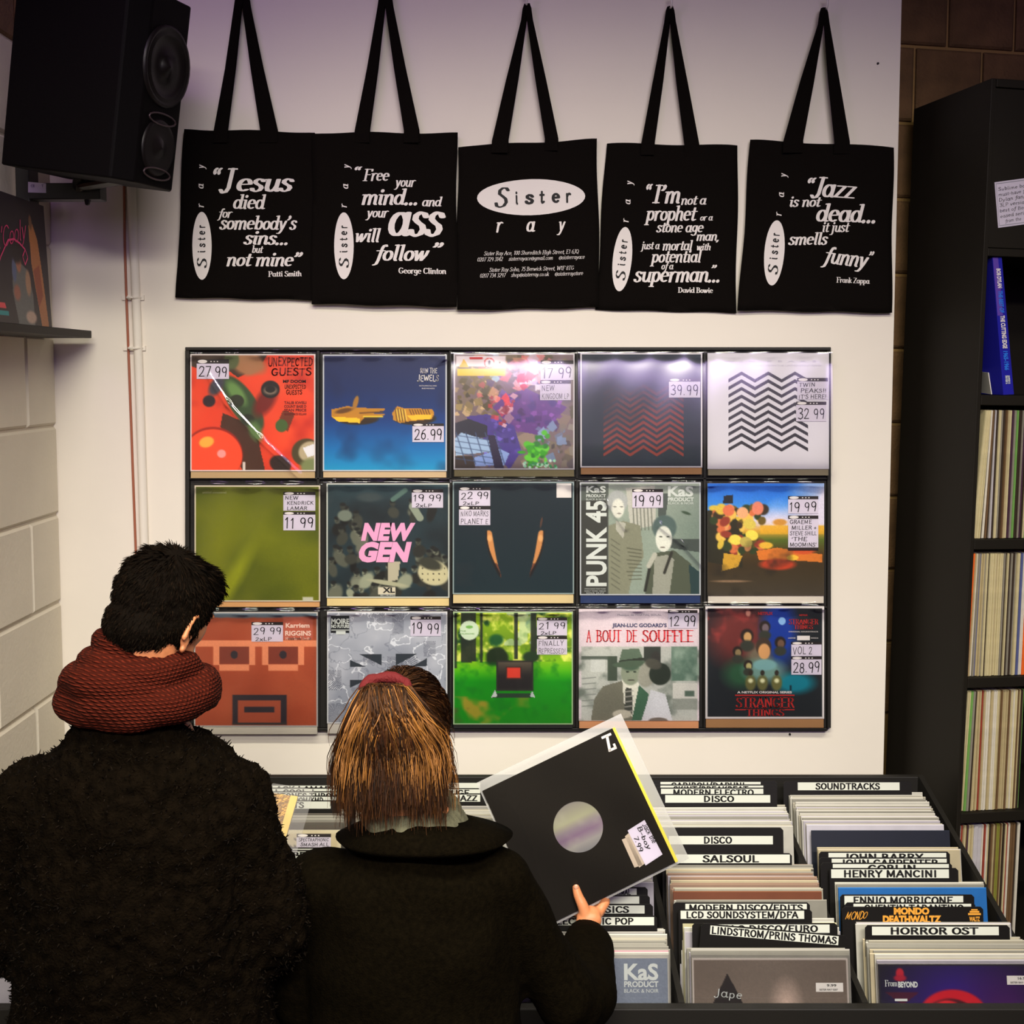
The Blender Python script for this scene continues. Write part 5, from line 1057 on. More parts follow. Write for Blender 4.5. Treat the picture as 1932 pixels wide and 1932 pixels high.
def cheek(xf, dxb, name, dz=-.06, th=.012):
    zf_, zb_ = zF + min(0, dz + .06), zt(3.05) + dz; xb = xf + dxb
    m = M(); pts = [(xf, 2.42, .1), (xf, 2.42, zf_), (xb, 3.055, zb_), (xb, 3.055, .1)]
    vs = [(a - th / 2, b, c) for a, b, c in pts] + [(a + th / 2, b, c) for a, b, c in pts]
    m.add(vs, [(0, 1, 2, 3), (7, 6, 5, 4), (0, 4, 5, 1), (1, 5, 6, 2), (2, 6, 7, 3), (3, 7, 4, 0)]); m.build(name, m_black, rk)
for i in range(5): cheek((CCF[i] + CCF[i + 1]) / 2, (CSH[i] + CSH[i + 1]) / 2 * .6, 'partition', -.05)
cheek(xL + .006, .01, 'end_panel', .01); cheek(xR - .01, -.062, 'end_panel', .01)

# ================================================================ bookcase on the right
BA = RAD(11); BX = Matrix.Translation((1.0587, 3.0, 0)) @ Matrix.Rotation(math.atan(.0183), 4, 'Y') @ Matrix.Rotation(BA, 4, 'Z')
zq = lambda py: P(1862, py, 3.0).z
bk = thing('record_shelf_unit', (1.0587, 3.0, 0), 'tall black shelving unit full of records at the right edge', 'shelf unit')
zT = zq(147); D = .36; Wd = .80
def bb(name, *a, **k): m = M(); m.box(*a, X=BX); return m.build(name, m_case, bk, bevel=.0015)
bb('side_panel', 0, .012, 0, D, 0, zT); bb('side_panel', Wd - .02, Wd, 0, D, 0, zT); bb('top_panel', .0125, Wd - .0205, -.001, D, zq(163), zT)
bb('back_panel', .012, Wd - .02, D - .008, D - .001, 0, zT - .02); bb('door', .0125, Wd - .0205, .004, .02, zq(466), zq(164)); bb('shelf_board', .0125, Wd - .0205, .002, D - .01, zq(482), zq(467))
SH = [745, 1018, 1280, 1536, 1788]
for s_ in SH: bb('shelf_board', .0125, Wd - .0205, .001, D - .01, zq(s_ + 19), zq(s_))
bb('shelf_board', .0125, Wd - .0205, .001, D - .01, .08, .10)
SPC = {'cr': (206, 194, 150), 'ta': (186, 170, 128), 'wh': (218, 212, 196), 'gy': (140, 134, 120), 'dk': (58, 46, 36), 'br': (110, 84, 56), 'or': (236, 104, 34), 'gn': (110, 160, 80), 'ol': (140, 140, 60), 'bu': (84, 92, 140), 'rd': (150, 60, 46), 'pu': (70, 44, 62), 'lg': (190, 186, 190)}
def spine(col, th, h):
    m_ = K('spine_%d_%d_%d' % col, col, .5, var=.08, vscale=40); me = bpy.data.meshes.new('record_spine'); d = .312; e = th * .2
    vs = [(0, .003, 0), (th, .003, 0), (th, d, 0), (0, d, 0), (0, .003, h), (th, .003, h), (th, d, h), (0, d, h), (e, 0, .001), (th - e, 0, .001), (th - e, 0, h - .001), (e, 0, h - .001)]
    me.from_pydata(vs, [], [(8, 9, 10, 11), (0, 1, 9, 8), (1, 5, 10, 9), (5, 4, 11, 10), (4, 0, 8, 11), (3, 2, 1, 0), (4, 5, 6, 7), (2, 6, 5, 1), (3, 7, 6, 2), (0, 4, 7, 3)]); me.materials.append(m_); me.update(); return me
SPM = {}
ROWS = [(1018, ['cr', 'cr', 'cr', 'cr', 'dk', 'wh', 'br', 'dk', 'gy', 'lg', 'dk', 'cr', 'gy', 'dk', 'br', 'ta', 'cr', 'pu', 'gy', 'gn', 'dk'], 'top full shelf of the unit', .020),
        (1280, ['or', 'ta', 'wh', 'gy', 'bu', 'ta', 'ta', 'gy', 'cr', 'dk', 'cr', 'cr', 'cr', 'ta', 'cr', 'cr', 'cr', 'gy', 'dk', 'cr', 'dk'], 'second full shelf of the unit', .006),
        (1536, ['cr', 'ta', 'cr', 'gn', 'gy', 'dk', 'ta', 'cr', 'ta', 'cr', 'rd', 'ta', 'wh', 'wh', 'wh', 'ta', 'wh', 'wh', 'cr', 'ta', 'br'], 'third full shelf of the unit', .010),
        (1788, ['wh', 'rd', 'ta', 'cr', 'br', 'pu', 'cr', 'ta', 'cr', 'lg', 'lg', 'wh', 'rd', 'wh', 'cr', 'dk', 'br', 'ta', 'br', 'ol', 'ol'], 'lowest visible shelf of the unit', .006)]
NAMEC = {'cr': 'cream', 'ta': 'tan', 'wh': 'white', 'gy': 'grey', 'dk': 'dark brown', 'br': 'brown', 'or': 'bright orange', 'gn': 'green', 'ol': 'olive', 'bu': 'dusty blue', 'rd': 'brick red', 'pu': 'dark plum', 'lg': 'pale grey'}
for ri, (py, keys, where, lean) in enumerate(ROWS):
    x = .0135; z0 = zq(py); r = random.Random(ri + 3); z1 = zq(SH[ri]) - .02; H = min(.312, zq(SH[ri] + 19) - z0 - .012)
    seq = keys + [r.choice(keys) for _ in range(14)]
    for k_, key in enumerate(seq):
        th = r.choice([.0035, .004, .0045, .006]) if key not in ('or',) else .007
        if key == 'lg' and ri == 3: th = .011
        mk = (key, th, round(H, 3)); SPM.setdefault(mk, spine(SPC[key], th, H))
        o = bpy.data.objects.new('record_spine', SPM[mk]); COL.objects.link(o)
        ln = lean * max(0, 1 - k_ / 9)
        sh_ = Matrix.Shear('XY', 3, (0, 0)).to_4x4() if False else Matrix.Identity(4)
        rot = Matrix.Rotation(ln / .3, 4, 'Y')
        o.matrix_world = BX @ Matrix.Translation((x, .012 + r.uniform(0, .006), z0 + .0005)) @ rot
        ORG[o.name] = o.matrix_world.translation.copy(); n_ = NAMEC[key]; only = keys.count(key) == 1 and k_ < len(keys) and key not in keys[:0]
        if only and key in ('or', 'gn', 'bu', 'rd', 'pu'): tag(o, '%s spined record near the left end of the %s' % (n_, where), 'record')
        else: tag(o, '%s spined record standing on the %s' % (n_, where), 'record', '%s spined records on the %s' % (n_, where))
        x += th + .0006 + (0 if k_ else lean * .0)
        if x > .175: break
# blue boxed set on the near empty shelf, leaning
z0 = zq(745); th = .0265
A = BX @ Vector((0, 0, 0)); 
def onfront(px, py, dep=.012):      # ray to the plane of the case front, dep inside
    n = BX.to_3x3() @ Vector((0, 1, 0)); p0 = BX @ Vector((0, dep, 0)); d = ray(px, py); o = Vector((0, 0, CAMZ)); t_ = (p0 - o).dot(n) / d.dot(n); return o + d * t_
tl, tr, br_, bl = [onfront(*q_) for q_ in ((1872, 486), (1890, 486), (1913, 744), (1893, 745))]
inn = BX.to_3x3() @ Vector((0, .25, 0))
DPT = 1
t = thing('box_set', (bl + br_) / 2, 'blue and violet boxed set leaning on the nearly empty upper shelf', 'box set')
m = M(); m.add([bl, br_, tr, tl, bl + inn, br_ + inn, tr + inn, tl + inn], [(0, 1, 2, 3), (7, 6, 5, 4), (0, 4, 5, 1), (1, 5, 6, 2), (2, 6, 7, 3), (3, 7, 4, 0)])
m.build('box', K('blue_box', (36, 36, 160), .3), t)
sp = lambda u, v, o=.0006: tl * (1 - u) * (1 - v) + tr * u * (1 - v) + bl * (1 - u) * v + br_ * u * v - inn.normalized() * o
m = M(); m.add([sp(.05, .42), sp(.6, .42), sp(.6, .0), sp(.05, .0)], [(0, 1, 2, 3)]); m.build('spine_band', K('violet_band', (96, 70, 170), .3), t)
for s_, v0, v1, mt in (('BOB DYLAN', .08, .22, m_ink), ('THE BEST OF', .24, .4, K('cyan_ink', (40, 120, 230), .5)), ('THE CUTTING EDGE', .42, .66, m_ink), ('1965-1966', .68, .82, MATS['cyan_ink']), ('BOOTLEG 12', .86, .92, mt_pale)):
    m = M(); pl = sans_text(s_, .04); xs = [a for p_ in pl for a, b in p_]; xa, xb = min(xs), max(xs)
    for p_ in pl: m.add([sp(.32 + (y * .42 if s_[:2] != 'BOOT' else y * .2), v0 + (xx - xa) / (xb - xa) * (v1 - v0), .0012) for xx, y in p_], [tuple(range(len(p_)))])
    m.build('spine_lettering', mt, t)
a, b, c_, d_ = [onfront(*q_, .003) for q_ in ((1883, 430), (1950, 421), (1944, 335), (1876, 344))]
t = thing('note_card', (a + b) / 2, 'white handwritten note card taped to the black cupboard door', 'note')
m = M(); nrm = -inn.normalized() * .0012; m.add([a, b, c_, d_, a + nrm, b + nrm, c_ + nrm, d_ + nrm], [(3, 2, 1, 0), (4, 5, 6, 7), (0, 1, 5, 4), (1, 2, 6, 5), (2, 3, 7, 6), (3, 0, 4, 7)]); m.build('card', m_lilac, t)
nf = lambda u, v: d_ * (1 - u) * (1 - v) + c_ * u * (1 - v) + a * (1 - u) * v + b * u * v + nrm * 1.5
m = M()
for i, (s_, w_) in enumerate((('Sublime box', .86), ('must-have for', .9), ('Dylan fans', .78), ('3LP version', .8), ('best of Boot', .84), ('eased series', .84), ('from the', .6))): hand(m, s_, (.08 + (.12 if i == 6 else 0), .2 + i * .118), (.08 + w_ * .95, .19 + i * .118), .072, nf, w=.05)
m.build('handwriting', m_dark, t)
m = M(); 
for u0, v0, u1, v1 in ((.03, .03, .98, .045), (.03, .95, .98, .965), (.03, .03, .04, .96)): rect(m, u0, v0, u1, v1, nf)
m.build('ruled_border', mt_grey, t)
m = M(); a, b = onfront(1865, 703, .02), onfront(1871, 744, .02); m.slab(b + Vector((-.001, 0, 0)), b + Vector((.001, 0, 0)), a + Vector((.001, 0, 0)), a + Vector((-.001, 0, 0)), .1); m.build('record_spine', m_white, None, 'single thin white sleeve leaning left of the blue boxed set', 'record')
# ================================================================ left side: ledge, sleeve, loudspeaker
LZ = 2.0 + (700 - 637) / F * 3.2 + .0
xf = P(173, 630, 3.2).x
lz0, lz1 = P(173, 638, 3.2).z, P(173, 624, 3.2).z
m = M(); m.box(XL + .001, xf, 1.2, 3.2, lz0, lz1); m.build('wall_ledge', m_black, None, 'narrow black shelf ledge on the painted block wall at the left', 'shelf', bevel=.0015)
# sleeve standing on the ledge, leaning on the wall; plane from (xa, y near) to far
sx = -1.0905; y1_, y0_ = 3.03, 2.72; hgt = .285; ln = .012
t = thing('record_sleeve', (sx, (y0_ + y1_) / 2, lz1), 'dark sleeve with pink neon script standing on the ledge at the left', 'record sleeve')
cr = lambda u, v, o=.0004: Vector((sx + .001 - ln * (1 - v) + o, y0_ + (y1_ - y0_) * u, lz1 + .001 + hgt * (1 - v)))
m = M(); m.slab(cr(0, 1, 0), cr(1, 1, 0), cr(1, 0, 0), cr(0, 0, 0), .004); m.build('jacket', m_plast, t)
c = Cv(bg=(40, 30, 36)); c.mix((58, 46, 44), np.clip(c.V - .3, 0, 1) * .9)
c.poly([(.66, .2), (.74, .18), (.82, .3), (.88, .6), (.94, 1), (.8, 1), (.72, .7), (.67, .5)], (176, 112, 66)); c.poly([(.7, .55), (.82, .5), (.86, .75), (.76, .85)], (150, 76, 50)); c.blob(.7, .17, .03, .06, (120, 84, 60), .4)
c.poly([(.3, .55), (.42, .5), (.58, .56), (.66, .75), (.66, 1), (.36, 1), (.28, .75)], (104, 104, 100)); c.blob(.42, .5, .05, .09, (170, 110, 84), .3); c.blob(.33, .58, .04, .09, (92, 100, 130), .4); c.blob(.58, .66, .05, .1, (170, 130, 100), .4); c.blob(.4, .42, .1, .1, (40, 30, 28), .4); c.blob(.36, .75, .06, .06, (160, 100, 80), .5); c.blob(.6, .93, .1, .05, (190, 160, 140), .4); c.grain(.1)
c.poly([(0, .84), (.12, .84), (.14, .88), (0, .88)], (226, 70, 80)); c.poly([(0, .9), (.18, .9), (.18, .935), (0, .935)], (30, 140, 140))
art_mesh(c, cr, 'cover_print', t)
m = M(); f = lambda x, y: cr(x, y, .0012)
pl = stroke_text("n'Cooly", .03, .03, False, .35, -.03); put(m, pl, (.02, .46), (.63, .30), .15, f)
sw = [(0, .64), (.1, .5), (.25, .36), (.36, .34), (.46, .36), (.56, .4), (.6, .46), (.54, .52), (.5, .46), (.56, .4)]
for (a0, a1), (b0, b1) in zip(sw[:-1], sw[1:]): m.add([f(a0, a1 - .008), f(a0, a1 + .008), f(b0, b1 + .008), f(b0, b1 - .008)], [(0, 1, 2, 3)])
m.build('neon_script', K('neon_pink_ink', (226, 70, 124), .5), t)
# loudspeaker
SX = Matrix.Translation(P(183, 163, 2.82)) @ Matrix.Rotation(RAD(9), 4, 'Y') @ Matrix.Rotation(RAD(-17), 4, 'Z') @ Matrix.Rotation(RAD(3), 4, 'X')
m_spk = K('speaker_shell', (7, 5, 6), .6, bump=.06, bscale=300, spec=.08); m_cone = K('speaker_cone', (16, 12, 10), .7); m_ring = K('speaker_ring', (14, 9, 10), .45, spec=.3)
t = thing('loudspeaker', SX @ Vector((0, 0, -.22)), 'large black loudspeaker hung high in the left corner', 'loudspeaker')
hx, hy, hz = .136, .115, .198
m = M()
pts = [(-hx, -hy), (hx - .0, -hy), (hx + .03, -hy + .045), (hx + .03, hy - .045), (hx, hy), (-hx, hy)]
n = len(pts); vs = [SX @ Vector((x, y, -hz)) for x, y in pts] + [SX @ Vector((x, y, hz)) for x, y in pts]
m.add(vs, [tuple(range(n - 1, -1, -1)), tuple(range(n, 2 * n))] + [(i, (i + 1) % n, n + (i + 1) % n, n + i) for i in range(n)]); m.build('cabinet', m_spk, t, bevel=.004)
def disc(cx_, cz, r, name, prof, mt):
    mm = M(); vs = []; fs = []; sg = 32
    for (rr, dx) in prof:
        for j in range(sg): a = 2 * math.pi * j / sg; vs.append(SX @ Vector((hx + .03 + dx, cx_ + rr * r * math.cos(a), cz + rr * r * math.sin(a))))
    for i in range(len(prof) - 1):
        for j in range(sg): k = (j + 1) % sg; fs.append((i * sg + j, i * sg + k, (i + 1) * sg + k, (i + 1) * sg + j))
    mm.add(vs, fs); return mm.build(name, mt, t, smooth=True)
disc(0, .055, .078, 'woofer', [(1.1, .0), (1.08, .006), (1.0, .006), (.93, .002), (.86, .007), (.8, .002), (.3, -.0), (.29, .004), (.01, .012)], [m_ring])
disc(0, -.115, .05, 'tweeter', [(1.2, .0), (1.15, .005), (1.0, .004), (.5, .001), (.4, .004), (.01, .012)], [m_ring])
for z_ in (-.17, -.055): m = M(); m.tube([SX @ Vector((hx + .035, .0 + .05 * math.cos(a), z_ + .012 * math.sin(a))) for a in [k * math.pi / 8 for k in range(17)]], [.002] * 17, seg=6, sub=1); m.build('port_trim', K('grey_trim', (56, 42, 46), .4), t, smooth=True)
t = thing('speaker_bracket', P(120, 376, 2.95), 'black metal wall bracket with a white sticker below the loudspeaker', 'bracket')
m = M(); a, b = P(54, 376, 2.95), P(188, 345, 2.95); m.box(a.x, b.x, 2.95, 3.0, a.z, b.z); m.build('arm', m_plast, t, bevel=.002)
m = M(); a, b = P(30, 384, 2.96), P(52, 250, 2.96); m.box(a.x, b.x, 2.96, 3.02, a.z, b.z); m.build('post', m_plast, t, bevel=.002)
m = M(); m.tube([P(160, 352, 2.93), P(200, 345, 2.9), P(240, 340, 2.88)], [(.02, .008)] * 3, seg=8); m.tube([P(150, 350, 2.94), P(152, 315, 2.9)], [.016, .014], seg=10); m.build('tilt_joint', m_plast, t)
m = M(); m.tube([P(165, 376, 2.96), P(165, 384, 2.96)], [.008, .006], seg=8); m.build('knob', m_plast, t)
m = M(); m.slab(P(53, 363, 2.949), P(87, 364, 2.949), P(87, 346, 2.949), P(53, 343, 2.949), .0008); st = m.build('sticker', m_lilac, t)
m = M(); sans(m, 'CE', (58, 353), (65, 353), 5, lambda x, y: P(x, y, 2.9478)); sans(m, 'T', (78, 353), (82, 353), 5, lambda x, y: P(x, y, 2.9478)); m.build('sticker_print', K('grey_violet_ink', (120, 100, 150), .5), st)
m = M(); m.tube([P(42, 200, 3.0), P(34, 290, 3.0), P(36, 330, 2.97), P(38, 378, 2.98)], [.003] * 4, seg=8); m.build('speaker_cable', m_plast, None, 'thin black cable hanging beside the bracket post', 'cable', smooth=True)

# ================================================================ people
m_mcoat = K('fleece_coat', (15, 10, 5), .95, bump=.6, bscale=220, var=.5, vscale=60, spec=.03); m_wcoat = K('wool_coat', (14, 10, 4), .92, bump=.3, bscale=320, var=.35, vscale=120, spec=.03)
m_trou = K('dark_trousers', (24, 24, 30), .85); m_shoe = K('dark_shoes', (22, 18, 16), .5); m_scarf = K('maroon_knit', (98, 34, 19), .9, knit=58, spec=.1); m_wscarf = K('grey_scarf_cloth', (96, 94, 72), .9, bump=.5, bscale=120, var=.2, vscale=50)
m_hair = K('hair_strands', (40, 26, 16), .6, vc=True, spec=.18); m_hairb = K('dark_hair_base', (14, 9, 5), .8, spec=.05, bump=.3, bscale=200); m_hairw = K('brown_hair_base', (44, 25, 12), .7, spec=.1, bump=.3, bscale=150)
m_eye = K('eye_white', (230, 225, 215), .3); m_iris = K('iris', (60, 40, 26), .2); m_lip = K('lips', (176, 92, 76), .5)
def headparts(m, X):
    m.ell((0, -.012, .025), (.074, .093, .09), X); m.ell((0, .035, -.045), (.058, .056, .062), X); m.ell((0, .07, -.085), (.028, .026, .022), X)
    m.ell((0, .03, .0), (.068, .062, .06), X); m.tube([(0, .085, .018), (0, .1, -.012), (0, .108, -.028)], [.008, .011, .013], seg=10, X=X); m.ell((-.011, .098, -.031), (.009, .01, .008), X); m.ell((.011, .098, -.031), (.009, .01, .008), X)
    m.ell((0, .083, .034), (.05, .012, .012), X); m.ell((0, .087, -.058), (.024, .012, .012), X)
    for s_ in (-1, 1):
        E_ = X @ Matrix.Translation((s_ * .077, -.012, -.018)) @ Matrix.Rotation(RAD(20 * s_), 4, 'Z') @ Matrix.Rotation(RAD(-12), 4, 'X')
        m.tube([(0, -.006 + .016 * math.cos(a), .004 + .03 * math.sin(a)) for a in [k * math.pi / 5 - 1.2 for k in range(9)]], [(.0055, .005)] * 9, seg=8, X=E_, sub=2); m.ell((-s_ * .004, -.002, .0), (.006, .017, .026), E_); m.ell((0, .004, -.027), (.006, .009, .009), E_)
def face(X, parent):
    m = M()
    for s_ in (-1, 1): m.ell((s_ * .03, .078, .008), (.0115, .011, .0095), X, 12, 8)
    ey = m.build('eyes', m_eye, parent, smooth=True); m = M()
    for s_ in (-1, 1): m.ell((s_ * .03, .0875, .006), (.0052, .003, .0052), X, 10, 6)
    m.build('irises', m_iris, ey, smooth=True)
    m = M(); m.tube([(-.022, .095, -.06), (0, .101, -.058), (.022, .095, -.06)], [(.003, .003), (.005, .005), (.003, .003)], seg=8, X=X); m.tube([(-.02, .094, -.065), (0, .1, -.068), (.02, .094, -.065)], [(.003, .003), (.006, .005), (.003, .003)], seg=8, X=X); m.build('lips', m_lip, parent, smooth=True)
def handparts(m, X, side=1, curl=(1.0, 1.0, 1.0, 1.0), thumb=None):
    """hand with wrist at the origin, fingers along +z, palm facing +y, thumb on the side*(-x) side"""
    s_ = -side
    m.tube([(0, 0, -.02), (0, 0, .015), (s_ * .004, 0, .05), (s_ * .002, 0, .085)], [(.024, .018), (.03, .016), (.038, .014), (.038, .012)], seg=14, X=X)
    for k, (fx, L_, r0) in enumerate(((.028, .07, .0088), (.0095, .078, .009), (-.0095, .072, .0086), (-.0275, .058, .0078))):
        c_ = curl[k]; p = Vector((s_ * fx, .002, .082)); a = .25 * c_; pts = [p]; 
        for q_, f_ in ((.45, .35), (.3, .75), (.25, .6)):
            p = p + Vector((s_ * fx * .05, math.sin(a), math.cos(a))) * L_ * q_; pts.append(p); a += f_ * c_
        m.tube([pts[0] - Vector((0, 0, .015))] + pts, [r0, r0, r0 * .95, r0 * .86, r0 * .72], seg=10, X=X, sub=3)
    th_ = thumb or [(.022, .008, .012), (.044, .02, .038), (.052, .03, .064), (.05, .036, .088)]
    m.tube([(s_ * a, b, c) for a, b, c in th_], [.015, .012, .0105, .0085], seg=10, X=X, sub=3)
def strands(m, L, width, cols):
    """ribbons; L = list of point lists"""
    for pts in L:
        n = len(pts); w0 = width * random.uniform(.7, 1.3); c = random.choice(cols); k = random.uniform(.75, 1.25)
        side = Vector((random.uniform(-1, 1), random.uniform(-.35, .35), random.uniform(-.3, .3))).normalized(); vs = []
        for i, p in enumerate(pts):
            t_ = (pts[min(i + 1, n - 1)] - pts[max(i - 1, 0)]); s_ = (side - t_ * (side.dot(t_) / max(t_.length_squared, 1e-9)));  s_ = s_.normalized() if s_.length > 1e-6 else side
            ww = w0 * (1 - (i / (n - 1)) ** 2 * .8); vs += [p - s_ * ww, p + s_ * ww]
            m.c += [(*[q * k for q in lin(c)], 1)] * 2
        m.add(vs, [(2 * i, 2 * i + 1, 2 * i + 3, 2 * i + 2) for i in range(n - 1)])

# ---- the man ----------------------------------------------------
Y1 = 1.98; hc = P(307, 1162, Y1 + .01)
man = thing('person', (-.6, Y1, 0), 'dark haired person in a fuzzy black coat and maroon knitted scarf, seen from behind', 'person')
HX = Matrix.Translation(hc) @ Matrix.Rotation(RAD(11), 4, 'Y') @ Matrix.Rotation(RAD(-24), 4, 'Z') @ Matrix.Rotation(RAD(-22), 4, 'X') @ Matrix.Scale(.87, 4)
bxm = P(258, 1400, Y1).x
m = M(); headparts(m, HX)
nk = HX @ Vector((0, -.02, -.05)); nb = Vector((bxm, Y1 - .0, 1.40))
m.tube([nk, (nk + nb) / 2, nb], [(.056, .06), (.058, .06), (.066, .064)], seg=16)
m.tube([(bxm, Y1, 1.40), (bxm, Y1 + .01, 1.3), (bxm, Y1 + .01, 1.1), (bxm, Y1, .95)], [(.1, .07), (.15, .09), (.14, .09), (.14, .09)])
gl = [P(540, 1640, 2.24), P(500, 1640, 2.24)]
shr = Vector((bxm + .138, Y1, 1.318)); shl = Vector((bxm - .16, Y1, 1.325)); elr = Vector((bxm + .205, Y1 + .03, 1.075)); ell_ = Vector((bxm - .215, Y1 + .03, 1.08))
wrr = Vector((bxm + .125, Y1 + .225, 1.02)); wrl = Vector((bxm - .13, Y1 + .235, 1.02))
for a, b, c_ in ((shr, elr, wrr), (shl, ell_, wrl)): m.tube([a, b, c_], [.042, .036, .027], seg=12)
for s_ in (-1, 1): m.tube([(bxm + s_ * .085, Y1, .95), (bxm + s_ * .09, Y1 + .02, .5), (bxm + s_ * .095, Y1 - .0, .1)], [.085, .06, .042], seg=14)
def handX(w_, el, palm):     # wrist w_, coming from elbow el, palm direction
    z = (w_ - el).normalized(); y = (palm - z * palm.dot(z)).normalized(); x = y.cross(z); R_ = Matrix((x, y, z)).transposed().to_4x4(); return Matrix.Translation(w_) @ R_
HR = handX(wrr, elr, Vector((-1, .0, .35))); HL = handX(wrl, ell_, Vector((1, .0, .35)))
handparts(m, HR, -1, (.8,) * 4); handparts(m, HL, 1, (.8,) * 4)
body = m.build('body', m_skin, man, smooth=True); remesh(body, .0036, 2, fac=.4)
face(HX, man)
# coat
m = M()
m.tube([(bxm, Y1, .72), (bxm, Y1 + .005, .95), (bxm + .002, Y1, 1.15), (bxm, Y1 - .005, 1.28), (bxm, Y1 - .005, 1.37), (bxm + .0, Y1 - .01, 1.425), (bxm + .005, Y1, 1.46)], [(.225, .16), (.212, .155), (.198, .148), (.187, .138), (.16, .118), (.105, .09), (.07, .075)], seg=28)
for a, b, c_ in ((shr, elr, wrr), (shl, ell_, wrl)):
    m.tube([a + Vector((0, 0, .0)), (a + b) / 2 + Vector((.012 if a is shr else -.012, -.01, 0)), b, c_ - (c_ - b) * .12], [.074, .066, .063, .05], seg=16); m.ell(a + Vector((0, 0, -.01)), (.068, .07, .066))
coat = m.build('coat', m_mcoat, man, smooth=True); remesh(coat, .007, 6, amp=.0075, fs=75, amp2=.012, fs2=11)
m = M(); V_ = random.Random(2); cols = [(30, 22, 12), (22, 16, 10), (40, 30, 18)]; m.c = []; vl = [(v.co + ORG[coat.name], v.normal) for v in coat.data.vertices if v.co.z > .95]; L_ = []
for _ in range(9000):
    p, nn = V_.choice(vl); j = Vector((V_.uniform(-1, 1), V_.uniform(-1, 1), V_.uniform(-1, 1)))
    L_.append([p - nn * .001, p + nn * .002 + j * .002, p + nn * .003 + j * .004])
strands(m, L_, .0011, [(18, 12, 6), (12, 8, 5), (24, 17, 9)]); m.build('coat_fuzz', K('coat_fibre', (20, 14, 8), .9, vc=True, spec=.1), man, kind='stuff')
m = M()
for s_ in (-1, 1): m.tube([(bxm + s_ * .085, Y1, .9), (bxm + s_ * .09, Y1 + .02, .5), (bxm + s_ * .095, Y1, .07)], [.105, .08, .065], seg=16)
m.tube([(bxm, Y1, .98), (bxm, Y1, .86)], [(.16, .11), (.17, .12)], seg=16); tr_ = m.build('trousers', m_trou, man, smooth=True); remesh(tr_, .012, 2)
for s_ in (-1, 1): m = M(); m.tube([(bxm + s_ * .097, Y1 - .07, .045), (bxm + s_ * .1, Y1 + .04, .05), (bxm + s_ * .105, Y1 + .15, .035)], [(.036, .042), (.045, .045), (.04, .03)], seg=14); m.build('shoe', m_shoe, man, smooth=True)
# scarf: three rolled loops
sc0 = P(265, 1300, Y1)
def loop(c, a, b, r, tilt, roll, wob, seed):
    rr = random.Random(seed); ph = rr.uniform(0, 6); pts = []; rad = []
    for k in range(14):
        t_ = 2 * math.pi * k / 14; q = Vector((a * math.cos(t_), b * math.sin(t_), wob * math.sin(2 * t_ + ph))); q.z += q.y * math.tan(RAD(tilt)) + q.x * math.tan(RAD(roll)); pts.append(Vector(c) + q); rad.append((r * (1 + .13 * math.sin(3 * t_ + ph)), r * .8 * (1 + .13 * math.cos(2 * t_ + ph))))
    return pts, rad
m = M()
for c, a, b, r, ti, ro, wo, sd in (((P(263, 1312, Y1)), .105, .100, .030, -2, 3, .004, 1), (P(256, 1291, Y1), .094, .095, .029, -5, -6, .009, 2), (P(264, 1262, Y1), .078, .086, .025, -9, -3, .006, 3), (P(272, 1234, Y1 + .01), .062, .074, .021, -14, -15, .003, 4)):
    pts, rad = loop(c, a, b, r, ti, ro, wo, sd); m.tube(pts, rad, seg=18, ref=(0, 0, 1), closed=True, sub=3)
scf = m.build('scarf', m_scarf, man, smooth=True); remesh(scf, .0042, 2, amp=.0014, fs=150, amp2=.008, fs2=18)
# hair
m = M(); m.ell((0, -.018, .032), (.083, .1, .092), HX, 28, 18); m.ell((0, -.052, -.035), (.066, .058, .056), HX, 20, 12); m.ell((.004, .03, .075), (.066, .07, .045), HX, 20, 12); m.ell((-.05, -.02, .0), (.034, .05, .05), HX, 16, 10); m.ell((.05, -.02, .0), (.034, .05, .05), HX, 16, 10)
hr = m.build('hair', m_hairb, man, smooth=True); remesh(hr, .004, 4, amp=.003, fs=60)
m = M(); m.c = []; L_ = []; V_ = random.Random(8); vl = [(v.co + ORG[hr.name], v.normal) for v in hr.data.vertices]; HI = HX.inverted(); upv = HX.to_3x3() @ Vector((0, 0, 1)); sw_ = HX @ Vector((.02, -.06, .1))
for _ in range(7500):
    p, nn = V_.choice(vl); lp = HI @ p
    if lp.y > .05 and lp.z < .04: continue
    top = max(0, min(1, (lp.z - .02) / .08)); dr = (p - sw_); dr = (dr - nn * dr.dot(nn)).normalized() if dr.length > .01 else upv
    le = .009 + .008 * top; j = Vector((V_.uniform(-1, 1), V_.uniform(-1, 1), V_.uniform(-1, 1))) * .004
    L_.append([p - nn * .002, p + nn * (.0015 + .001 * top) + dr * le * .5 + j * .4, p + nn * (.001 + .003 * top) + dr * le + j * .7])
strands(m, L_, .0009, [(15, 9, 4), (11, 7, 3), (24, 15, 7), (13, 8, 4)]); m.build('hair_strands', K('short_hair_fibre', (20, 14, 8), .85, vc=True, spec=.06), man, kind='stuff')
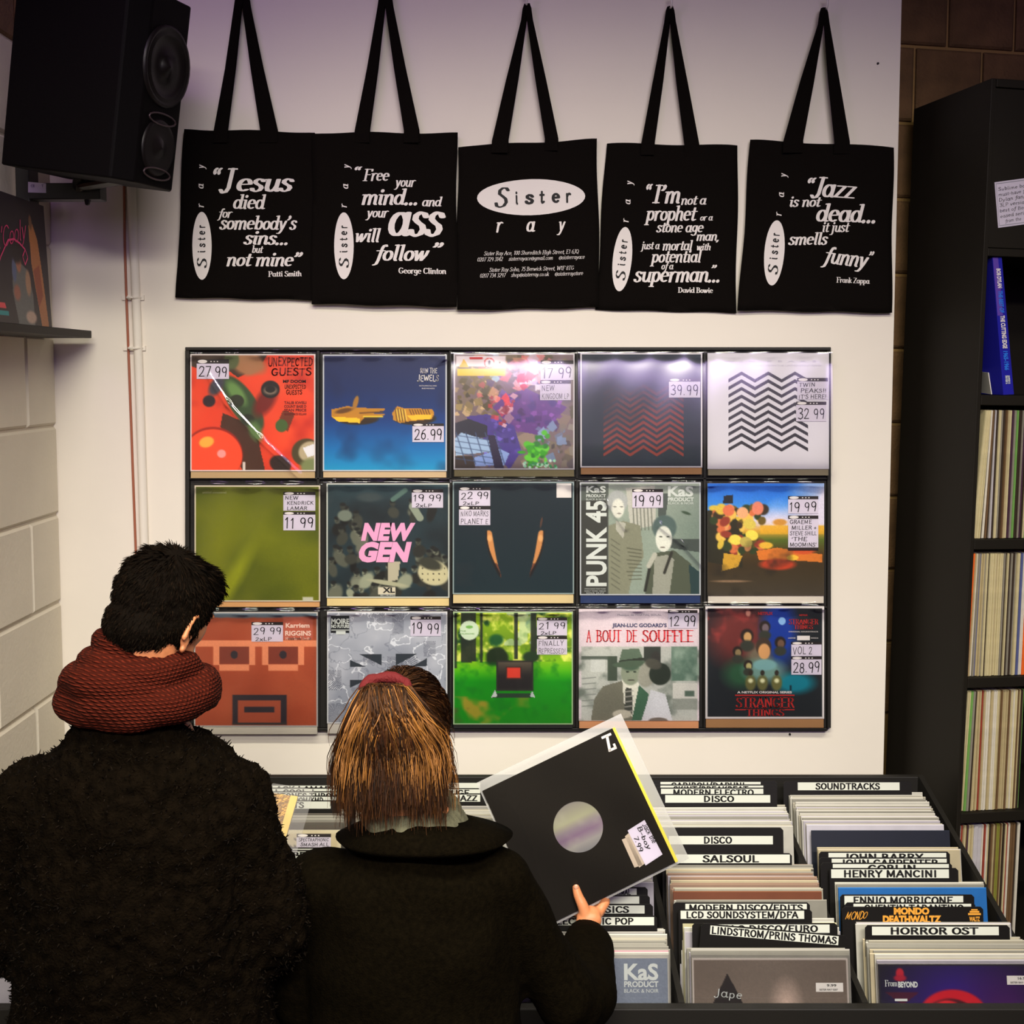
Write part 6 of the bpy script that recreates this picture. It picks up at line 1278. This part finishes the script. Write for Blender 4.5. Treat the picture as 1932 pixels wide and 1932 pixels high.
# golden sleeve in the man's hands
tr_ = P(562, 1503, 2.36); dn = (P(531, 1610, 2.27) - tr_).normalized(); lf = Vector((-1, -.04, .03)); lf = (lf - dn * lf.dot(dn)).normalized()
t = thing('record_sleeve', tr_ + dn * .31, 'glittering golden sleeve in clear plastic held in front of the man', 'record sleeve')
nrm = lf.cross(dn).normalized(); nrm = -nrm if nrm.y > 0 else nrm
g = lambda u, v, o=0: tr_ + lf * (1 - u) * .31 + dn * v * .31 + nrm * o
m = M(); m.slab(g(0, 1), g(1, 1), g(1, 0), g(0, 0), .004); m.build('jacket', K('gold_foil', (176, 130, 40), .35, metal=.7, bump=.5, bscale=90, var=.4, vscale=40), t)
m = M(); m.slab(g(.955, 1, .001), g(1, 1, .001), g(1, 0, .001), g(.955, 0, .001), .006); m.build('gold_edge', K('gold_paper', (236, 206, 96), .35), t)
m = M(); m.slab(g(-.03, 1.02, .003), g(1.09, 1.02, .003), g(1.09, -.06, .003), g(-.03, -.06, .003), .0003); m.build('plastic_sleeve', clear('thin_haze_sleeve', refl=.03, rough=.15, haze=.08), t)

# ---- the woman --------------------------------------------------
Y2 = 2.1; wc = P(762, 1392, Y2 + .02); bx = P(777, 1600, Y2).x
wom = thing('person', (bx, Y2, 0), 'brown haired person with a high ponytail in a black wool coat, holding a sleeve', 'person')
WXm = Matrix.Translation(wc) @ Matrix.Rotation(RAD(3), 4, 'Y') @ Matrix.Rotation(RAD(-14), 4, 'Z') @ Matrix.Rotation(RAD(-26), 4, 'X') @ Matrix.Scale(.93, 4)
zs = P(960, 1600, Y2).z
# held record plane (solved so that the square sleeve lands on its four corners)
HC = [Vector(v) for v in HELD]     # TL TR BR BL
hu = (HC[1] - HC[0]).normalized(); hv = (HC[3] - HC[0]).normalized(); hn = hu.cross(hv); hn = -hn if hn.y > 0 else hn
def onrec(px, py, o=0):
    d = ray(px, py); o_ = Vector((0, 0, CAMZ)); t_ = (HC[0] + hn * o - o_).dot(hn) / d.dot(hn); return o_ + d * t_
m = M(); headparts(m, WXm)
nk = WXm @ Vector((0, -.02, -.05)); nb = Vector((bx, Y2, zs + .035)); m.tube([nk, (nk + nb) / 2, nb], [(.046, .05), (.046, .05), (.056, .055)], seg=16)
m.tube([(bx, Y2, zs + .02), (bx, Y2 + .01, zs - .08), (bx, Y2 + .01, zs - .3), (bx, Y2, zs - .42)], [(.09, .06), (.13, .08), (.12, .08), (.13, .09)])
sR = Vector((bx + .145, Y2, zs - .055)); sL = Vector((bx - .15, Y2, zs - .06)); eR = P(1086, 1893, 2.17); wR = onrec(1106, 1762, .012); eL = Vector((bx - .19, Y2 + .03, zs - .30)); wL = Vector((bx - .08, Y2 + .19, zs - .28))
m.tube([sR, eR, wR], [.036, .032, .022], seg=12); m.tube([sL, eL, wL], [.036, .032, .022], seg=12)
for s_ in (-1, 1): m.tube([(bx + s_ * .08, Y2, zs - .42), (bx + s_ * .08, Y2 + .01, .4), (bx + s_ * .08, Y2, .08)], [.08, .055, .038], seg=14)
handparts(m, handX(wL, eL, Vector((.6, .3, .6))), 1, (.9,) * 4)
# right hand: thumb in front of the sleeve, fingers curled behind it
R3 = onrec
m.tube([R3(1105, 1768, .012), R3(1108, 1745, .012), R3(1112, 1732, .012), R3(1114, 1724, .008)], [(.021, .017), (.024, .018), (.026, .018), (.021, .015)], seg=14, ref=hu)
m.tube([R3(1106, 1730, .014), R3(1100, 1710, .019), R3(1091, 1690, .018), R3(1086.5, 1674, .016)], [.0145, .0112, .0096, .0075], seg=12, sub=4)
for a in (((1120, 1734, .004), (1136, 1711, -.002), (1142, 1697, -.014), (1118, 1682, -.018)), ((1118, 1730, .0), (1134, 1717, -.016), (1128, 1702, -.026), (1100, 1692, -.021)), ((1112, 1735, -.004), (1126, 1727, -.022), (1116, 1713, -.030), (1086, 1704, -.022)), ((1105, 1740, -.006), (1114, 1735, -.026), (1100, 1726, -.030), (1074, 1716, -.022))):
    m.tube([R3(*q_) for q_ in a], [.0115, .0105, .0092, .0078], seg=10, sub=4)
body = m.build('body', m_skin, wom, smooth=True); remesh(body, .0028, 2, fac=.4)
face(WXm, wom)
m = M(); q_ = R3(1087, 1674, .0235)
m.ell(q_ + Vector((0, .0, 0)), (.0048, .0022, .006), None, 10, 6); m.build('thumbnail', K('nail', (232, 170, 140), .25), wom, smooth=True)
m = M()
m.tube([(bx, Y2, zs - .52), (bx, Y2 + .005, zs - .32), (bx - .0, Y2, zs - .16), (bx, Y2 - .004, zs - .06), (bx, Y2 - .002, zs - .0), (bx, Y2, zs + .025)], [(.205, .145), (.19, .135), (.18, .125), (.165, .11), (.105, .088), (.075, .07)], seg=28)
for a, b, c_, s_ in ((sR, eR, wR, 1), (sL, eL, wL, -1)):
    m.ell(a + Vector((-.006 * s_, 0, .0)), (.066, .064, .058))
    if s_ > 0: m.tube([a, a * .5 + b * .5 + Vector((-.01, 0, 0)), b + Vector((-.002, -.0, .0)), b * .45 + c_ * .55 + Vector((.012, 0, -.004)), c_ - (c_ - b) * .03], [.062, .058, .06, .054, .036], seg=18)
    else: m.tube([a, a * .5 + b * .5, b, c_ - (c_ - b) * .15], [.062, .056, .052, .04], seg=18)
coat = m.build('coat', m_wcoat, wom, smooth=True); remesh(coat, .006, 6, amp=.0008, fs=120, amp2=.010, fs2=12)
# collar: flared band standing round the neck
m = M(); vs = []; sg = 48
for (px0, px1, pyc, ry_, dz) in ((672, 892, 1570, .070, 0), (680, 888, 1566, .074, .004), (658, 912, 1584, .094, 0), (625, 960, 1604, .118, 0), (640, 945, 1610, .112, 0)):
    a, b = P(px0, pyc, Y2 - ry_ * .85), P(px1, pyc, Y2 - ry_ * .85)
    for j in range(sg):
        th_ = 2 * math.pi * j / sg; x = (a.x + b.x) / 2 + (b.x - a.x) / 2 * math.cos(th_); y = Y2 + .005 + ry_ * math.sin(th_); z = a.z + dz - .012 * abs(math.cos(th_)) ** 2 - .02 * max(0, math.sin(th_))
        vs.append((x, y, z))
fs = [(i * sg + j, i * sg + (j + 1) % sg, (i + 1) * sg + (j + 1) % sg, (i + 1) * sg + j) for i in range(4) for j in range(sg)]
m.add(vs, fs); col_ = m.build('collar', m_wcoat, wom, smooth=True); sd = col_.modifiers.new('t', 'SOLIDIFY'); sd.thickness = .007
m = M()
for c, a, b, r, ti, ro, wo, sd in ((P(785, 1548, Y2), .080, .068, .018, 4, -6, .004, 5), (P(785, 1528, Y2), .068, .060, .017, 8, -4, .005, 6)):
    pts, rad = loop(c, a, b, r, ti, ro, wo, sd); m.tube(pts, rad, seg=16, ref=(0, 0, 1), closed=True, sub=3)
s2 = m.build('scarf', m_wscarf, wom, smooth=True); remesh(s2, .004, 2, amp=.002, fs=60, amp2=.008, fs2=24)
m = M()
for s_ in (-1, 1): m.tube([(bx + s_ * .08, Y2, zs - .42), (bx + s_ * .08, Y2 + .01, .4), (bx + s_ * .08, Y2, .08)], [.1, .07, .055], seg=14)
m.tube([(bx, Y2, zs - .32), (bx, Y2, zs - .42)], [(.14, .1), (.15, .11)], seg=16); tr_ = m.build('trousers', m_trou, wom, smooth=True); remesh(tr_, .012, 2)
for s_ in (-1, 1): m = M(); m.tube([(bx + s_ * .082, Y2 - .06, .04), (bx + s_ * .085, Y2 + .03, .045), (bx + s_ * .09, Y2 + .12, .03)], [(.032, .038), (.04, .04), (.035, .026)], seg=14); m.build('shoe', m_shoe, wom, smooth=True)
# hair: scalp cap, band, ponytail
m = M(); m.ell((0, -.016, .03), (.08, .099, .093), WXm, 28, 18); m.ell((0, -.05, -.03), (.066, .056, .055), WXm, 20, 12); m.ell((.045, -.03, .0), (.036, .056, .055), WXm, 16, 10); m.ell((-.045, -.03, .0), (.036, .056, .055), WXm, 16, 10)
hw = m.build('hair', m_hairw, wom, smooth=True); remesh(hw, .004, 4, amp=.002, fs=50)
tie = P(727, 1305, Y2 - .055)
m = M(); m.tube([tie + Vector((.036 * math.cos(a) + .0, .02 * math.sin(a), .005 + .014 * math.sin(a * 1) - .0)) for a in [k * math.pi / 8 for k in range(16)]], [(.0095 + .002 * math.sin(k * 2.3), .0085) for k in range(16)], seg=10, ref=(0, 0, 1), closed=True, sub=2)
m.build('hair_band', K('red_band', (104, 12, 16), .8, bump=.4, bscale=200), wom, smooth=True)
V_ = random.Random(12); m = M(); m.c = []; L_ = []; cB = [(72, 43, 19), (56, 33, 15), (40, 24, 11), (88, 54, 25), (64, 34, 16), (34, 20, 10)]; cY = [(160, 106, 46), (138, 90, 40), (164, 112, 62)]
vl = [(v.co + ORG[hw.name], v.normal) for v in hw.data.vertices]
for _ in range(5200):      # combed back to the tie
    p, nn = V_.choice(vl); d = tie - p; d = d - nn * d.dot(nn)
    if d.length < .02: continue
    d.normalize(); le = .03; L_.append([p + nn * .0012, p + nn * .0035 + d * le * .5, p + nn * .002 + d * le - nn * .004])
strands(m, L_, .0010, cB); L_ = []
def pony(n, x0, x1, y0, y1, spread=1.0, depth=(.0, .05)):
    out = []
    for _ in range(n):
        u = V_.random(); ex = x0 + (x1 - x0) * u; ey = V_.gauss((y0 + y1) / 2, (y1 - y0) / 3); dp = V_.uniform(*depth)
        ey += 22 * math.sin(u * 9) + (-30 if u > .9 else 0) - 16 * math.cos(u * 25)
        end = P(ex, ey, Y2 - .075 - .028 * math.sin(math.pi * u) + dp * .5); out_ = .022 + .012 * math.sin(math.pi * u)
        a = tie + Vector((V_.uniform(-.03, .03), V_.uniform(-.012, .004), V_.uniform(-.004, .014)))
        w_ = [V_.uniform(-1, 1) * .004 for _ in range(4)]; fx = (end.x - tie.x); pts = []
        for k in range(9):
            s_ = k / 8; x = a.x + fx * (1 - (1 - s_) ** 1.9) * 1.0 * (1 - .12 * math.sin(math.pi * s_) * 0) + (w_[0] * math.sin(s_ * 6) + w_[1] * math.sin(s_ * 11)) * s_
            z = a.z + (end.z - a.z) * s_ ** 1.12 + .012 * math.sin(math.pi * min(1, s_ * 3)) * (1 - s_); y = a.y + (end.y - a.y) * s_ - out_ * math.sin(math.pi * min(1, s_ * 1.4)) * .9 + w_[2] * math.sin(s_ * 8) * s_ + dp * s_ * .4
            pts.append(Vector((x, y, z)))
        out.append(pts)
    return out
strands(m, pony(4200, 646, 832, 1488, 1530), .0010, cB); strands(m, pony(1100, 655, 830, 1400, 1470, depth=(-.004, .01)), .0010, cB[:4]); strands(m, pony(900, 690, 826, 1510, 1550), .0010, cB)
for x in (664, 757, 790, 822): strands(m, pony(80, x - 4, x + 7, 1400 + (x % 7) * 12, 1480, depth=(-.012, -.004)), .0009, cY)
m.build('ponytail', m_hair, wom, kind='stuff')
m = M(); m.c = []; L_ = []      # wisps
for _ in range(26):
    x = V_.uniform(836, 850); e = V_.uniform(850, 872); L_.append([P(x - 4, V_.uniform(1370, 1400), Y2), P(x + 4, 1430, Y2 - .01), P((x + e) / 2 + 6, 1470, Y2 - .01), P(e, V_.uniform(1500, 1545), Y2 - .015)])
for _ in range(22):
    L_.append([P(668, 1390, Y2 - .07), P(V_.uniform(648, 660), 1420, Y2 - .07), P(V_.uniform(638, 652), V_.uniform(1450, 1490), Y2 - .07)])
strands(m, L_, .0005, cB[:2] + cY[:1]); m.build('loose_hair', m_hair, wom, kind='stuff')
# the black sleeve she holds
t = thing('record_sleeve', HC[3], 'black sleeve with a round centre hole and small white logo, held up by the woman', 'record sleeve')
A_ = lambda u, v, o=0: HC[0] + (HC[1] - HC[0]) * u + (HC[3] - HC[0]) * v + hn * o
m_jk = K('black_jacket', (22, 17, 9), .7, spec=.2)
m = M(); sg = 48; hole = .172; ring = []; outr = []
ccx, ccy = .497, .50
for j in range(sg):
    a = 2 * math.pi * j / sg; ca, sa = math.cos(a), math.sin(a); ring.append((ccx + hole * ca, ccy + hole * sa)); s_ = min((1 - ccx) / ca if ca > 1e-6 else -ccx / ca if ca < -1e-6 else 9, (1 - ccy) / sa if sa > 1e-6 else -ccy / sa if sa < -1e-6 else 9); outr.append((ccx + s_ * ca, ccy + s_ * sa))
cors = [(0, 0), (1, 0), (1, 1), (0, 1)]
for c_ in cors:
    k = min(range(sg), key=lambda j: (outr[j][0] - c_[0]) ** 2 + (outr[j][1] - c_[1]) ** 2); outr[k] = c_
vs = [A_(u, v) for u, v in ring] + [A_(u, v) for u, v in outr] + [A_(u, v, -.003) for u, v in ring] + [A_(u, v, -.003) for u, v in outr]
fs = []
for j in range(sg): k = (j + 1) % sg; fs += [(j, k, sg + k, sg + j), (2 * sg + k, 2 * sg + j, 3 * sg + j, 3 * sg + k), (sg + j, sg + k, 3 * sg + k, 3 * sg + j), (k, j, 2 * sg + j, 2 * sg + k)]
m.add(vs, fs); m.build('jacket', m_jk, t)
c = Cv(n=80).grad([(0, (120, 114, 108)), (.35, (150, 150, 120)), (.5, (124, 112, 120)), (.62, (116, 92, 116)), (.8, (140, 136, 132)), (1, (110, 110, 112))]); c.mix((172, 170, 150), c.fbm(3, 5) - .45)
art_mesh(c, lambda u, v: A_(ccx + (u - .5) * .37, ccy + (v - .5) * .37, -.0016), 'inner_sleeve', t)
m = M(); m.slab(A_(1.0, 1, .0005), A_(1.022, 1, .0005), A_(1.018, 0, .0005), A_(1.0, 0, .0005), .004); m.build('yellow_edge', K('yellow_edge_card', (232, 216, 70), .5), t)
m = M(); f = lambda x, y: onrec(x, y, .0006)
for x0, y0, x1, y1, w_ in ((1135, 1392.5, 1153, 1384.5, 2.4), (1145, 1388, 1151, 1418, 2.6), (1149, 1416.5, 1163, 1410, 2.4), (1161.5, 1411, 1158, 1403, 2.2)):
    l_ = math.hypot(x1 - x0, y1 - y0); nx_, ny_ = -(y1 - y0) / l_ * w_, (x1 - x0) / l_ * w_
    m.add([f(x0 + nx_, y0 + ny_), f(x1 + nx_, y1 + ny_), f(x1 - nx_, y1 - ny_), f(x0 - nx_, y0 - ny_)], [(0, 1, 2, 3)])
m.build('corner_logo', m_ink, t)
qs = lambda px, py, o=.0008: onrec(px, py, o)
m = M(); m.add([qs(1179, 1578), qs(1193, 1566), qs(1221, 1606 + 20), qs(1206, 1637)], [(3, 2, 1, 0)]); m.add([qs(1173, 1584), qs(1187, 1578), qs(1212, 1632), qs(1197, 1637)], [(3, 2, 1, 0)]); sk = m.build('price_sticker', K('old_sticker', (196, 180, 160), .6), t)
m = M(); m.add([qs(1184, 1567, .0013), qs(1216, 1547, .0013), qs(1250, 1612, .0013), qs(1218, 1633, .0013)], [(3, 2, 1, 0)]); s3 = m.build('price_sticker', m_lilac, t)
m = M()
for s_, a, b, h in (('Jack the', (1212, 1556), (1232, 1592), 9), ('B-boy', (1202, 1562), (1222, 1604), 8), ('7.99', (1196, 1580), (1206, 1608), 8)): hand(m, s_, a, b, h, lambda x, y: qs(x, y, .0018), w=.07)
m.build('handwriting', m_dark, s3)
m = M(); n = 24; vs = []
for a in range(n + 1):
    for b in range(n + 1):
        u = -.015 + 1.115 * b / n; v = -.065 + 1.085 * a / n; vs.append(A_(u, v, .0035 + .0015 * math.sin(u * 9) * math.sin(v * 6) - .004 * max(0, u - 1) * 10 * .5))
fs = [(a * (n + 1) + b, (a + 1) * (n + 1) + b, (a + 1) * (n + 1) + b + 1, a * (n + 1) + b + 1) for a in range(n) for b in range(n)]
m.add(vs, fs); m.build('plastic_front', m_clear, t, smooth=True)
m = M(); m.slab(A_(-.015, 1.02, -.006), A_(1.1, 1.02, -.006), A_(1.1, -.065, -.006), A_(-.015, -.065, -.006), .0003); m.build('plastic_back', m_clear2, t)
print('records', TOT[0])
